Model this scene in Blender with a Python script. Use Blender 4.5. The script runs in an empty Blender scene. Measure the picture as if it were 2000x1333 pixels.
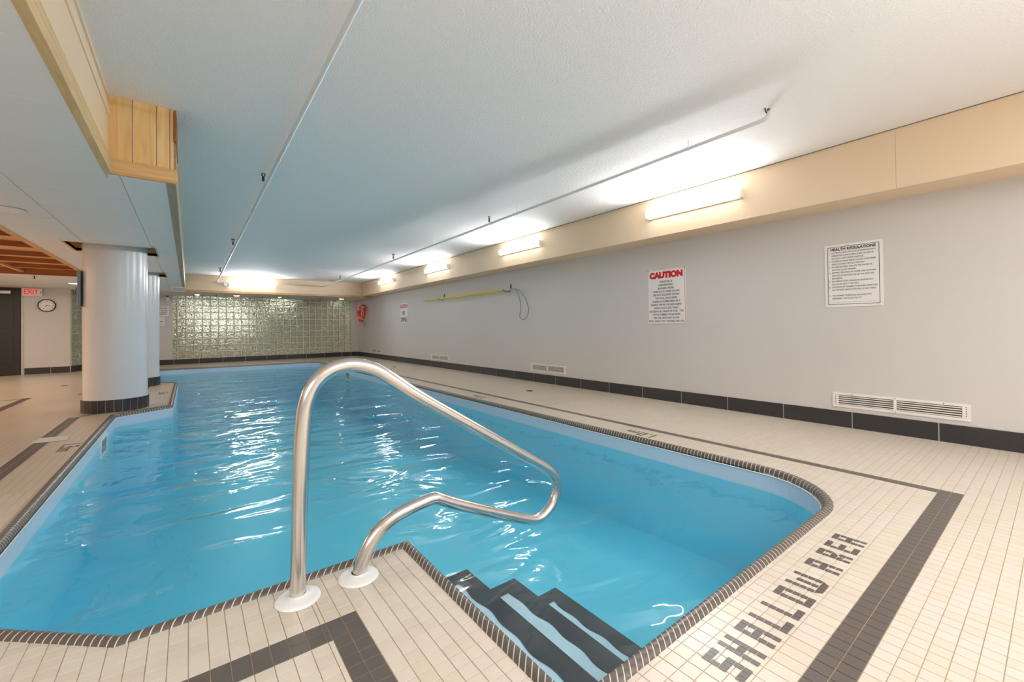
import bpy, bmesh, math, random
import numpy as np
from mathutils import Vector, Matrix
random.seed(7)
sc = bpy.context.scene
COL = sc.collection

# ---------------------------------------------------------------- camera
F_PX, YAW, PITCH, ROLL, V0 = 825.18, 0.65318, 0.0096, -0.0108, 631.81
cy, sy = math.cos(YAW), math.sin(YAW)
f0, r0, u0 = Vector((sy, cy, 0)), Vector((cy, -sy, 0)), Vector((0, 0, 1))
fw = f0*math.cos(PITCH) + u0*math.sin(PITCH); up = u0*math.cos(PITCH) - f0*math.sin(PITCH)
rt = r0*math.cos(ROLL) + up*math.sin(ROLL); up2 = up*math.cos(ROLL) - r0*math.sin(ROLL)
cam = bpy.data.cameras.new('camera'); cam_o = bpy.data.objects.new('camera', cam); COL.objects.link(cam_o)
m = Matrix.Identity(4)
for i in range(3):
    m[i][0] = rt[i]; m[i][1] = up2[i]; m[i][2] = -fw[i]
m[2][3] = 1.0
cam_o.matrix_world = m
cam.sensor_width = 36; cam.lens = F_PX/2000*36
cam.shift_y = (V0-666.5)/2000
cam.clip_start = 0.02; cam.clip_end = 100
sc.camera = cam_o

# ---------------------------------------------------------------- world, view, big lights
w = bpy.data.worlds.new('world'); sc.world = w; w.use_nodes = True
w.node_tree.nodes['Background'].inputs[0].default_value = (0.8, 0.85, 0.9, 1)
w.node_tree.nodes['Background'].inputs[1].default_value = 0.3
sc.view_settings.view_transform = 'Standard'; sc.view_settings.look = 'None'
sc.view_settings.gamma = 1; sc.view_settings.use_curve_mapping = False
sc.view_settings.exposure = 1.1
cyc = sc.cycles
cyc.max_bounces = 12; cyc.diffuse_bounces = 7; cyc.glossy_bounces = 4; cyc.transmission_bounces = 8
cyc.transparent_max_bounces = 12; cyc.volume_bounces = 0
cyc.caustics_reflective = False; cyc.caustics_refractive = False
cyc.sample_clamp_indirect = 4.0; cyc.blur_glossy = 1.0
cyc.use_denoising = True

TUBE_E = 5.5      # radiance of the fluorescent tubes
DOWN_E = 25.0      # recessed downlights

def area(name, loc, rot, sx, sy_, power, col):
    l = bpy.data.lights.new(name, 'AREA'); l.shape = 'RECTANGLE'; l.size = sx; l.size_y = sy_; l.energy = power; l.color = col
    o = bpy.data.objects.new(name, l); COL.objects.link(o); o.location = loc; o.rotation_euler = rot
    return o
area('bounce_fill', (1.6, -1.2, 1.5), (math.pi, 0, 0), 2.4, 1.6, 22, (0.925, 0.955, 1.0))  # upward fill added to brighten the ceiling, no fixture stands here
# unseen fill lights added behind the camera and over the left lounge
area('fill_light_rear', (2.2, -1.9, 2.55), (0, 0, 0), 3.6, 2.6, 47, (0.925, 0.955, 1.0))
area('fill_light_entry', (-2.6, -1.0, 2.02), (0, 0, 0), 2.6, 3.0, 42, (0.94, 0.96, 1.0))
area('fill_light_lounge', (-4.6, 9.0, 2.02), (0, 0, 0), 1.6, 6.0, 75, (1, 0.79, 0.60))

# ---------------------------------------------------------------- helpers
def srgb(r, g, b):
    f = lambda c: (c/255/12.92 if c/255 <= 0.04045 else ((c/255+0.055)/1.055)**2.4)
    return (f(r), f(g), f(b), 1)

def mat(name, col, rough=0.5, metal=0.0, bump=None, var=None, spec=0.5, emit=None):
    """bump = (scale, strength, distance); var = (scale, amount) for soft colour variation"""
    mt = bpy.data.materials.new(name); mt.use_nodes = True
    nt = mt.node_tree; b = nt.nodes['Principled BSDF']
    b.inputs['Base Color'].default_value = col; b.inputs['Roughness'].default_value = rough
    b.inputs['Metallic'].default_value = metal; b.inputs['Specular IOR Level'].default_value = spec
    tc = nt.nodes.new('ShaderNodeNewGeometry')
    if var:
        n = nt.nodes.new('ShaderNodeTexNoise'); n.inputs['Scale'].default_value = var[0]; n.inputs['Detail'].default_value = 4
        nt.links.new(tc.outputs['Position'], n.inputs['Vector'])
        mx = nt.nodes.new('ShaderNodeMix'); mx.data_type = 'RGBA'
        mx.inputs[6].default_value = tuple(c*(1-var[1]) for c in col[:3])+(1,)
        mx.inputs[7].default_value = tuple(min(1, c*(1+var[1])) for c in col[:3])+(1,)
        nt.links.new(n.outputs['Fac'], mx.inputs[0]); nt.links.new(mx.outputs[2], b.inputs['Base Color'])
    if bump:
        n = nt.nodes.new('ShaderNodeTexNoise'); n.inputs['Scale'].default_value = bump[0]; n.inputs['Detail'].default_value = 3
        nt.links.new(tc.outputs['Position'], n.inputs['Vector'])
        bp = nt.nodes.new('ShaderNodeBump'); bp.inputs['Strength'].default_value = bump[1]; bp.inputs['Distance'].default_value = bump[2]
        nt.links.new(n.outputs['Fac'], bp.inputs['Height']); nt.links.new(bp.outputs['Normal'], b.inputs['Normal'])
    if emit:
        b.inputs['Emission Color'].default_value = emit[0]; b.inputs['Emission Strength'].default_value = emit[1]
    return mt

def wood_mat(name, c1, c2, axis, scale=14, rough=0.45):
    mt = bpy.data.materials.new(name); mt.use_nodes = True
    nt = mt.node_tree; b = nt.nodes['Principled BSDF']; b.inputs['Roughness'].default_value = rough
    g = nt.nodes.new('ShaderNodeNewGeometry'); mp = nt.nodes.new('ShaderNodeMapping')
    s = [scale]*3; s[axis] = scale*0.08; mp.inputs['Scale'].default_value = s
    n = nt.nodes.new('ShaderNodeTexNoise'); n.inputs['Scale'].default_value = 1.6; n.inputs['Detail'].default_value = 6; n.inputs['Distortion'].default_value = 1.2
    r = nt.nodes.new('ShaderNodeValToRGB')
    r.color_ramp.elements[0].position = 0.3; r.color_ramp.elements[1].position = 0.7
    r.color_ramp.elements[0].color = c1; r.color_ramp.elements[1].color = c2
    nt.links.new(g.outputs['Position'], mp.inputs['Vector']); nt.links.new(mp.outputs[0], n.inputs['Vector'])
    nt.links.new(n.outputs['Fac'], r.inputs[0]); nt.links.new(r.outputs[0], b.inputs['Base Color'])
    return mt

def mesh_obj(name, verts, faces, mats, parent=None, mi=None, smooth=False, loc=None):
    me = bpy.data.meshes.new(name); me.from_pydata([tuple(v) for v in verts], [], [tuple(f) for f in faces])
    if not isinstance(mats, (list, tuple)): mats = [mats]
    for q in mats: me.materials.append(q)
    if mi is not None: me.polygons.foreach_set('material_index', mi)
    if smooth: me.polygons.foreach_set('use_smooth', [True]*len(me.polygons))
    me.update()
    o = bpy.data.objects.new(name, me); COL.objects.link(o)
    if parent is not None: o.parent = parent
    if loc is not None: o.location = loc
    return o

class MB:
    """collects shapes into ONE mesh"""
    def __init__(s): s.v = []; s.f = []; s.mi = []; s.sm = []
    def add(s, v, f, mi=0, sm=False):
        k = len(s.v); s.v += [tuple(q) for q in v]; s.f += [tuple(i+k for i in q) for q in f]; s.mi += [mi]*len(f); s.sm += [sm]*len(f); return s
    def box(s, a, b, mi=0, bev=0):
        x0, x1 = sorted((a[0], b[0])); y0, y1 = sorted((a[1], b[1])); z0, z1 = sorted((a[2], b[2]))
        if bev <= 0:
            v = [(x0,y0,z0),(x1,y0,z0),(x1,y1,z0),(x0,y1,z0),(x0,y0,z1),(x1,y0,z1),(x1,y1,z1),(x0,y1,z1)]
            f = [(0,3,2,1),(4,5,6,7),(0,1,5,4),(1,2,6,5),(2,3,7,6),(3,0,4,7)]
            return s.add(v, f, mi)
        bm = bmesh.new(); bmesh.ops.create_cube(bm, size=1)
        for q in bm.verts: q.co = Vector(((x0+x1)/2+q.co.x*(x1-x0), (y0+y1)/2+q.co.y*(y1-y0), (z0+z1)/2+q.co.z*(z1-z0)))
        bmesh.ops.bevel(bm, geom=bm.edges[:], offset=bev, segments=2, affect='EDGES', profile=0.6)
        bm.verts.index_update()
        s.add([q.co[:] for q in bm.verts], [[q.index for q in fc.verts] for fc in bm.faces], mi); bm.free(); return s
    def tube(s, pts, r, n=12, mi=0, caps=True, closed=False):
        P = [Vector(p) for p in pts]; N = len(P); R = r if isinstance(r, (list, tuple)) else [r]*N
        ref = None; rings = []
        for i, p in enumerate(P):
            if closed: t = (P[(i+1) % N]-P[i-1]).normalized()
            else: t = (P[min(i+1, N-1)]-P[max(i-1, 0)]).normalized()
            if ref is None:
                ref = t.orthogonal().normalized()
            ref = (ref - t*ref.dot(t)).normalized(); bn = t.cross(ref)
            rings.append([p+(ref*math.cos(2*math.pi*k/n)+bn*math.sin(2*math.pi*k/n))*R[i] for k in range(n)])
        v = [q for rg in rings for q in rg]; f = []
        M = N if closed else N-1
        for i in range(M):
            j = (i+1) % N
            for k in range(n):
                f.append((i*n+k, i*n+(k+1) % n, j*n+(k+1) % n, j*n+k))
        s.add(v, f, mi, True)
        if caps and not closed:
            k0 = len(s.v)-len(v); s.f += [tuple(k0+k for k in reversed(range(n))), tuple(k0+(N-1)*n+k for k in range(n))]; s.mi += [mi]*2; s.sm += [False]*2
        return s
    def lathe(s, prof, c, axis=(0, 0, 1), n=32, mi=0, a0=0, a1=2*math.pi):
        ax = Vector(axis).normalized(); e1 = ax.orthogonal().normalized(); e2 = ax.cross(e1); c = Vector(c)
        full = abs(a1-a0-2*math.pi) < 1e-6; m_ = n if full else n+1
        v = []
        for rr, h in prof:
            for k in range(m_):
                a = a0+(a1-a0)*k/n; v.append(c+ax*h+(e1*math.cos(a)+e2*math.sin(a))*rr)
        f = []
        for i in range(len(prof)-1):
            for k in range(n):
                k2 = (k+1) % m_
                f.append((i*m_+k, i*m_+k2, (i+1)*m_+k2, (i+1)*m_+k))
        return s.add(v, f, mi, True)
    def build(s, name, mats, parent=None):
        o = mesh_obj(name, s.v, s.f, mats, parent, s.mi)
        o.data.polygons.foreach_set('use_smooth', s.sm); o.data.update(); return o

def tag(o, label=None, cat=None, group=None, kind=None):
    if label: o['label'] = label
    if cat: o['category'] = cat
    if group: o['group'] = group
    if kind: o['kind'] = kind
    return o
def empty(name, loc=(0, 0, 0)):
    o = bpy.data.objects.new(name, None); COL.objects.link(o); o.location = loc; o.empty_display_size = 0.05; return o
def struct(o, label=None, cat=None):
    o['kind'] = 'structure'
    if label: o['label'] = label
    if cat: o['category'] = cat
    return o
def inv(par, o):     # parent keeping world coordinates
    o.parent = par; o.matrix_parent_inverse = Matrix.Translation(-Vector(par.location)); return o

def text_obj(name, s, size, m_, parent, origin, xdir, ydir, align='LEFT', bold=0.0, sx=1.0, ex=0.0004):
    cu = bpy.data.curves.new(name, 'FONT'); cu.body = s; cu.size = size; cu.align_x = align; cu.align_y = 'CENTER'
    cu.offset = bold; cu.extrude = ex; cu.materials.append(m_); cu.resolution_u = 3
    o = bpy.data.objects.new(name, cu); COL.objects.link(o)
    X, Y = Vector(xdir), Vector(ydir); Zv = X.cross(Y)
    M = Matrix.Identity(4)
    for i in range(3): M[i][0] = X[i]*sx; M[i][1] = Y[i]; M[i][2] = Zv[i]; M[i][3] = origin[i]
    if parent is not None:
        o.parent = parent; o.matrix_parent_inverse = Matrix.Translation(-Vector(parent.location))
    o.matrix_basis = M
    return o

# ---------------------------------------------------------------- materials
M_wall = mat('wall_paint', srgb(212, 209, 207), 0.6, bump=(90, 0.15, 0.002), var=(0.8, 0.03))
M_beige = mat('beige_paint', srgb(232, 208, 176), 0.45, bump=(60, 0.1, 0.002))
M_ceil = mat('stucco_ceiling', srgb(243, 240, 239), 0.75, bump=(95, 0.9, 0.006))
M_panel = mat('ceiling_panel_white', srgb(232, 233, 233), 0.5, bump=(40, 0.1, 0.001))
M_panel2 = mat('ceiling_board_white', srgb(222, 218, 212), 0.6, bump=(40, 0.1, 0.001))
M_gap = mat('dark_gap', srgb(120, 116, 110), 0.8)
M_gap2 = mat('panel_joint', srgb(196, 198, 198), 0.8)
M_pine = wood_mat('pine_boards', srgb(226, 178, 110), srgb(246, 210, 150), 2)
M_pinex = wood_mat('pine_boards_along', srgb(205, 160, 100), srgb(236, 200, 142), 0)
M_piney = wood_mat('pine_boards_deep', srgb(196, 166, 112), srgb(224, 196, 146), 1)
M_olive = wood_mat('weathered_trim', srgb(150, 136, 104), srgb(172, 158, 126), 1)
M_cedar = wood_mat('cedar_boards', srgb(206, 158, 108), srgb(226, 180, 130), 0, rough=0.6)
M_cedard = wood_mat('cedar_dark', srgb(140, 84, 38), srgb(160, 98, 48), 0, rough=0.6)
M_tile = mat('cream_tile', srgb(220, 209, 194), 0.28, var=(5.0, 0.03))
M_tile2 = mat('cream_tile_warm', srgb(217, 205, 187), 0.28, var=(5.0, 0.03))
M_dtile = mat('charcoal_tile', srgb(98, 90, 84), 0.34, var=(9, 0.07))
M_grout = mat('tan_grout', srgb(190, 170, 142), 0.8, var=(3.0, 0.2))
M_lgrout = mat('pale_grout', srgb(226, 216, 198), 0.7, var=(6.0, 0.08))
M_bgrout = mat('base_grout', srgb(206, 202, 190), 0.7)
M_base = mat('black_base_tile', srgb(50, 49, 50), 0.42, var=(16, 0.18))
M_liner = mat('pool_liner', srgb(206, 226, 244), 0.35, var=(0.7, 0.05))
M_linerd = mat('pool_floor_liner', srgb(117, 213, 238), 0.4, var=(0.5, 0.08))
M_nose = mat('black_step_strip', srgb(40, 45, 50), 0.5, var=(6, 0.15))
M_step = mat('step_liner', srgb(186, 212, 226), 0.4)
M_white = mat('white_plastic', srgb(244, 244, 242), 0.35)
M_sign = mat('sign_white', srgb(240, 238, 238), 0.35)
M_black = mat('black_ink', srgb(24, 24, 26), 0.5)
M_grey = mat('grey_ink', srgb(70, 68, 70), 0.5)
M_red = mat('red_ink', srgb(214, 26, 34), 0.5)
M_column = mat('column_paint', srgb(224, 224, 226), 0.25)
M_pipe = mat('white_pipe', srgb(224, 226, 226), 0.4)
M_door = mat('black_door', srgb(30, 26, 28), 0.4, var=(20, 0.2))
M_yellow = mat('yellow_pole', srgb(226, 214, 30), 0.35)
M_cord = mat('grey_blue_cable', srgb(92, 112, 116), 0.4)
M_iron = mat('dark_iron', srgb(70, 68, 68), 0.5, metal=0.6)
M_orange = mat('orange_ring', srgb(226, 62, 40), 0.4)
M_rope = mat('pale_rope', srgb(232, 190, 176), 0.7)
M_vent = mat('vent_white', srgb(240, 236, 230), 0.4)
M_ventd = mat('vent_dark', srgb(58, 52, 48), 0.8)
M_boardblue = mat('board_back', srgb(120, 134, 138), 0.5)
M_gmortar = mat('glass_block_mortar', srgb(206, 210, 190), 0.6)
M_glow = mat('tube_glow', (1, 1, 1, 1), 0.4, emit=((1.0, 0.975, 0.945, 1), TUBE_E))
M_down = mat('downlight_glow', (1, 1, 1, 1), 0.4, emit=((1.0, 0.88, 0.74, 1), DOWN_E))
M_beh = mat('corridor_wall', srgb(120, 114, 102), 0.7)
M_behl = mat('corridor_lit_opening', (1, 1, 1, 1), 0.5, emit=((1.0, 0.93, 0.86, 1), 1.5))
M_drain = mat('drain_metal', srgb(110, 100, 88), 0.5, metal=0.3)
M_patch = mat('white_floor_patch', srgb(226, 220, 222), 0.5)
M_cavity = mat('soffit_cavity', srgb(168, 160, 140), 0.8)

# brushed stainless steel
M_steel = bpy.data.materials.new('brushed_steel'); M_steel.use_nodes = True
b = M_steel.node_tree.nodes['Principled BSDF']; b.inputs['Metallic'].default_value = 1
b.inputs['Base Color'].default_value = (0.72, 0.70, 0.68, 1); b.inputs['Roughness'].default_value = 0.24

# tiled floor drawn by the material where tiles are too small to pick apart
def tiled_floor_mat():
    mt = bpy.data.materials.new('far_floor_tiles'); mt.use_nodes = True
    nt = mt.node_tree; b = nt.nodes['Principled BSDF']; b.inputs['Roughness'].default_value = 0.28
    g = nt.nodes.new('ShaderNodeNewGeometry'); sp = nt.nodes.new('ShaderNodeSeparateXYZ'); nt.links.new(g.outputs['Position'], sp.inputs[0])
    def line(sock, off, pitch, wd):
        a = nt.nodes.new('ShaderNodeMath'); a.operation = 'SUBTRACT'; a.inputs[1].default_value = off; nt.links.new(sock, a.inputs[0])
        d = nt.nodes.new('ShaderNodeMath'); d.operation = 'PINGPONG'; d.inputs[1].default_value = pitch/2; nt.links.new(a.outputs[0], d.inputs[0])
        l = nt.nodes.new('ShaderNodeMath'); l.operation = 'LESS_THAN'; l.inputs[1].default_value = wd/2; nt.links.new(d.outputs[0], l.inputs[0]); return l
    lx = line(sp.outputs[0], 0.468, 0.0507, 0.0032); ly = line(sp.outputs[1], 1.544, 0.0497, 0.0026)
    mxm = nt.nodes.new('ShaderNodeMath'); mxm.operation = 'MAXIMUM'; nt.links.new(lx.outputs[0], mxm.inputs[0]); nt.links.new(ly.outputs[0], mxm.inputs[1])
    n = nt.nodes.new('ShaderNodeTexNoise'); n.inputs['Scale'].default_value = 1.2; n.inputs['Detail'].default_value = 5; nt.links.new(g.outputs['Position'], n.inputs['Vector'])
    r = nt.nodes.new('ShaderNodeValToRGB'); r.color_ramp.elements[0].position = 0.3; r.color_ramp.elements[1].position = 0.7
    r.color_ramp.elements[0].color = srgb(208, 194, 173); r.color_ramp.elements[1].color = srgb(220, 207, 188)
    nt.links.new(n.outputs['Fac'], r.inputs[0])
    mx = nt.nodes.new('ShaderNodeMix'); mx.data_type = 'RGBA'; mx.inputs[7].default_value = srgb(176, 158, 134)
    nt.links.new(mxm.outputs[0], mx.inputs[0]); nt.links.new(r.outputs[0], mx.inputs[6]); nt.links.new(mx.outputs[2], b.inputs['Base Color'])
    return mt
M_farfloor = tiled_floor_mat()

# water: a reflecting, rippled surface over a clear, tinted body
M_water = bpy.data.materials.new('pool_water'); M_water.use_nodes = True
nt = M_water.node_tree; nt.nodes.clear()
out = nt.nodes.new('ShaderNodeOutputMaterial'); mixs = nt.nodes.new('ShaderNodeMixShader'); tr = nt.nodes.new('ShaderNodeBsdfTransparent')
gl = nt.nodes.new('ShaderNodeBsdfGlossy'); gl.inputs['Roughness'].default_value = 0.015; fr = nt.nodes.new('ShaderNodeFresnel'); fr.inputs[0].default_value = 1.33
tr.inputs[0].default_value = (0.94, 0.99, 0.995, 1)
g = nt.nodes.new('ShaderNodeNewGeometry'); mp = nt.nodes.new('ShaderNodeMapping'); mp.inputs['Scale'].default_value = (0.8, 1.5, 1); mp.inputs['Rotation'].default_value = (0, 0, 0.5)
n1 = nt.nodes.new('ShaderNodeTexNoise'); n1.inputs['Scale'].default_value = 1.7; n1.inputs['Detail'].default_value = 3.0; n1.inputs['Roughness'].default_value = 0.42; n1.inputs['Distortion'].default_value = 0.7
nt.links.new(g.outputs['Position'], mp.inputs[0]); nt.links.new(mp.outputs[0], n1.inputs['Vector'])
bp = nt.nodes.new('ShaderNodeBump'); bp.inputs['Strength'].default_value = 1.0; bp.inputs['Distance'].default_value = 0.05
nt.links.new(n1.outputs['Fac'], bp.inputs['Height'])
for s_ in (gl, fr): nt.links.new(bp.outputs['Normal'], s_.inputs['Normal'])
sb = nt.nodes.new('ShaderNodeMath'); sb.operation = 'SUBTRACT'; sb.inputs[0].default_value = 1.0; nt.links.new(g.outputs['Backfacing'], sb.inputs[1])
ml = nt.nodes.new('ShaderNodeMath'); ml.operation = 'MULTIPLY'; nt.links.new(fr.outputs[0], ml.inputs[0]); nt.links.new(sb.outputs[0], ml.inputs[1])
nt.links.new(ml.outputs[0], mixs.inputs[0]); nt.links.new(tr.outputs[0], mixs.inputs[1]); nt.links.new(gl.outputs[0], mixs.inputs[2]); nt.links.new(mixs.outputs[0], out.inputs[0])
ab = nt.nodes.new('ShaderNodeVolumeAbsorption'); ab.inputs[0].default_value = (0.0, 0.80, 0.93, 1); ab.inputs[1].default_value = 0.18
nt.links.new(ab.outputs[0], out.inputs[1])

# moulded glass block
M_gblock = bpy.data.materials.new('glass_block'); M_gblock.use_nodes = True
nt = M_gblock.node_tree; nt.nodes.clear(); out = nt.nodes.new('ShaderNodeOutputMaterial')
mixs = nt.nodes.new('ShaderNodeMixShader'); mixs.inputs[0].default_value = 0.45
rf = nt.nodes.new('ShaderNodeBsdfRefraction'); rf.inputs['IOR'].default_value = 1.35; rf.inputs['Roughness'].default_value = 0.04; rf.inputs['Color'].default_value = (0.93, 0.96, 0.90, 1)
gg = nt.nodes.new('ShaderNodeBsdfGlossy'); gg.inputs['Roughness'].default_value = 0.12; gg.inputs['Color'].default_value = (0.86, 0.9, 0.82, 1)
g = nt.nodes.new('ShaderNodeNewGeometry'); n1 = nt.nodes.new('ShaderNodeTexNoise'); n1.inputs['Scale'].default_value = 13; n1.inputs['Detail'].default_value = 1.5; n1.inputs['Distortion'].default_value = 1.2
nt.links.new(g.outputs['Position'], n1.inputs['Vector'])
bp = nt.nodes.new('ShaderNodeBump'); bp.inputs['Strength'].default_value = 1.0; bp.inputs['Distance'].default_value = 0.065
nt.links.new(n1.outputs['Fac'], bp.inputs['Height'])
for s_ in (rf, gg): nt.links.new(bp.outputs['Normal'], s_.inputs['Normal'])
nt.links.new(rf.outputs[0], mixs.inputs[1]); nt.links.new(gg.outputs[0], mixs.inputs[2]); nt.links.new(mixs.outputs[0], out.inputs[0])

# ---------------------------------------------------------------- plan
WX, FY = 5.02, 16.05            # right wall, far wall
BX, BFY = 4.63, 14.38           # faces of the dropped beams
BZ, SZ = 2.11, 2.06             # beam and soffit undersides
YB, XL = -4.0, -6.5             # back and left walls (behind the camera / off frame)
WATER_Z = -0.135
def ceil_z(y): return 2.612-0.0052*max(0, y)

arc = [(2.665+0.49*math.cos(a), 1.304+0.49*math.sin(a)) for a in np.linspace(-math.pi/2, 0, 13)]
POOL = [(0.82, 0.814)] + arc + [(3.155, 13.8), (2.9, 14.12), (-0.58, 14.15), (-0.70, 14.03), (-0.70, 11.03), (-0.45, 10.77),
        (-0.172, 10.41), (-0.172, 7.256), (-0.668, 6.94), (-0.70, 6.90), (-0.70, 2.36), (-0.509, 2.198), (-0.17, 1.89), (0.82, 1.89)]
NP = len(POOL)
def offset_poly(d):      # outward offset
    res = []
    for i in range(NP):
        p0, p1, p2 = Vector(POOL[i-1]), Vector(POOL[i]), Vector(POOL[(i+1) % NP])
        e1, e2 = (p1-p0).normalized(), (p2-p1).normalized()
        n1, n2 = Vector((e1.y, -e1.x)), Vector((e2.y, -e2.x))
        mm = (n1+n2); mm = mm/max(0.3, mm.dot(n1))
        q = p1+mm*d; res.append((q.x, q.y))
    return res

# ---------------------------------------------------------------- floor
def poly_with_hole(name, outer, inner, z, m_, parent=None):
    bm = bmesh.new(); edges = []
    for loop in (outer, inner):
        if not loop: continue
        vs = [bm.verts.new((x, y, z)) for x, y in loop]
        edges += [bm.edges.new((vs[i], vs[(i+1) % len(vs)])) for i in range(len(vs))]
    bmesh.ops.triangle_fill(bm, use_beauty=True, use_dissolve=False, edges=edges)
    for f_ in bm.faces:
        if f_.normal.z < 0: f_.normal_flip()
    me = bpy.data.meshes.new(name); bm.to_mesh(me); bm.free(); me.materials.append(m_)
    o = bpy.data.objects.new(name, me); COL.objects.link(o)
    if parent: o.parent = parent
    return o
NEAR_Y, NEAR_X0 = 4.0, -1.3
hole = offset_poly(0.02)
floor = poly_with_hole('floor', [(XL, YB), (WX, YB), (WX, 18.4), (XL, 18.4)], hole, 0.0, M_farfloor)
# split material: near zone is the grout bed under the real tiles
bm = bmesh.new(); bm.from_mesh(floor.data)
for co, no in (((0, NEAR_Y, 0), (0, 1, 0)), ((NEAR_X0, 0, 0), (1, 0, 0)), ((0, -0.6, 0), (0, 1, 0))):
    bmesh.ops.bisect_plane(bm, geom=bm.verts[:]+bm.edges[:]+bm.faces[:], plane_co=co, plane_no=no)
near = [f_ for f_ in bm.faces if -0.6 < f_.calc_center_median().y < NEAR_Y and f_.calc_center_median().x > NEAR_X0]
for f_ in near: f_.material_index = 1
for v_ in {v for f_ in near for v in f_.verts}:
    if v_.co.y < NEAR_Y-1e-4 and v_.co.x > NEAR_X0+1e-4: v_.co.z = -0.0022
bm.to_mesh(floor.data); bm.free(); floor.data.materials.append(M_grout)
struct(floor, 'cream mosaic-tiled pool deck with charcoal border stripes', 'floor')

# grid of real tiles in the near zone
xs = [0.468]
while xs[-1] > NEAR_X0+0.03:
    xs.append(xs[-1]-(0.0507 if not abs(xs[-1]-0.366) < 0.004 else 0.0155))
xs = xs[::-1]
while xs[-1] < 3.44: xs.append(xs[-1]+0.0507)
xs[-1] = 3.444
xs += [3.495, 3.5215, 3.5725]
while xs[-1]+0.0507 < WX: xs.append(xs[-1]+0.0507)
xs.append(WX-0.004)
ys = [1.4425, 1.4935, 1.544]
while ys[-1]+0.0497 < NEAR_Y: ys.append(ys[-1]+0.0497)
ys.append(NEAR_Y)
lo = [1.4425]
while lo[-1] > 0.52: lo.append(lo[-1]-0.0497)
lo = lo[:-1]+[0.4675, 0.4165, 0.366]
while lo[-1] > -0.55: lo.append(lo[-1]-0.0497)
ys = lo[::-1]+ys[1:]
midp = offset_poly(0.024)
MV = [Vector(p) for p in midp]
def inside(x, y):
    c = False; j = NP-1
    for i in range(NP):
        xi, yi = midp[i]; xj, yj = midp[j]
        if (yi > y) != (yj > y) and x < (xj-xi)*(y-yi)/(yj-yi)+xi: c = not c
        j = i
    return c
def clip(poly, p, n):     # keep the side where (q-p).n >= 0
    res = []
    for i in range(len(poly)):
        a, b_ = poly[i], poly[(i+1) % len(poly)]
        da, db = (a-p).dot(n), (b_-p).dot(n)
        if da >= 0: res.append(a)
        if (da >= 0) != (db >= 0): res.append(a+(b_-a)*(da/(da-db)))
    return res
def is_dark(cx, cy_):
    if 1.4425 < cy_ < 1.544 and cx < 0.468: return True
    if 0.366 < cx < 0.468 and cy_ < 1.544: return True
    if 0.366 < cy_ < 0.4675 and 0.9 < cx < 3.5725: return True
    if 3.495 < cx < 3.5725 and cy_ > 0.366: return True
    if -1.115 < cx < -1.01: return True
    return False
PM = np.array([[rt[i] for i in range(3)], [up2[i] for i in range(3)], [fw[i] for i in range(3)]])
def proj(x, y, z=0.0):
    c = PM @ np.array([x, y, z-1.0]); return (1000+F_PX*c[0]/c[2], V0-F_PX*c[1]/c[2], c[2])
tiles = []
G = 0.0012
for i in range(len(xs)-1):
    for j in range(len(ys)-1):
        x0, x1, y0, y1 = xs[i]+G, xs[i+1]-G, ys[j]+G, ys[j+1]-G
        if x1-x0 < 0.004 or y1-y0 < 0.004: continue
        cs = [(x0, y0), (x1, y0), (x1, y1), (x0, y1)]
        ins = [inside(*c) for c in cs]
        if all(ins): continue
        poly = [Vector(c) for c in cs]
        full = True
        if any(ins):
            c = Vector(((x0+x1)/2, (y0+y1)/2)); best = None
            for k in range(NP):
                a, b_ = MV[k], MV[(k+1) % NP]; e = b_-a; t = max(0, min(1, (c-a).dot(e)/e.dot(e))); d = (c-(a+e*t)).length
                if best is None or d < best[0]-1e-6: best = (d, a, e)
            e = best[2].normalized(); poly = clip(poly, best[1], Vector((e.y, -e.x))); full = False
            if len(poly) < 3: continue
        cx, cyy = (xs[i]+xs[i+1])/2, (ys[j]+ys[j+1])/2
        u, v_, d = proj(cx, cyy)
        vis = 0
        if d > 0.1 and -20 < u < 2020 and v_ < 1350:
            ps = [proj(q.x, q.y) for q in poly]
            vis = abs(sum(ps[k][0]*ps[(k+1) % len(ps)][1]-ps[(k+1) % len(ps)][0]*ps[k][1] for k in range(len(ps))))/2
        tiles.append((vis, poly, is_dark(cx, cyy), full, (round(x1-x0, 4), round(y1-y0, 4)), (cx, cyy)))
tiles.sort(key=lambda t: -t[0])
def tile_mesh(poly, mi, base=0, hgt=0.0022):
    n = len(poly); bev = 0.0007
    c = sum(poly, Vector((0, 0)))/n
    v = [(q.x, q.y, -hgt) for q in poly]+[(q.x, q.y, -bev) for q in poly]
    inn = [q+(c-q).normalized()*bev*1.3 for q in poly]
    v += [(q.x, q.y, 0) for q in inn]
    f = [tuple(2*n+k for k in range(n))]
    for k in range(n):
        k2 = (k+1) % n; f += [(k, k2, n+k2, n+k), (n+k, n+k2, 2*n+k2, 2*n+k)]
    return v, f
cache = {}
rest = MB(); NIND = 296
for idx, (vis, poly, dark, full, dim, cc) in enumerate(tiles):
    mi = 1 if dark else (2 if random.random() < 0.3 else 0)
    if idx < NIND and vis > 0:
        key = (dim, mi) if full else None
        if key is None or key not in cache:
            loc = poly_c = Vector(cc)
            v, f = tile_mesh([q-poly_c for q in poly], mi)
            o = mesh_obj('tile', v, f, [M_tile, M_dtile, M_tile2][mi], floor, loc=(cc[0], cc[1], 0.0))
            if key: cache[key] = o
        else:
            # centre of the clear tile opening equals the cell centre
            o = cache[key].copy(); COL.objects.link(o); o.location = (cc[0], cc[1], 0.0)
        o.location.z = random.uniform(-0.0002, 0.0003)
    else:
        v, f = tile_mesh(poly, mi); rest.add(v, f, mi)
o = rest.build('small_tiles', [M_tile, M_dtile, M_tile2], floor); o['kind'] = 'stuff'

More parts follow.
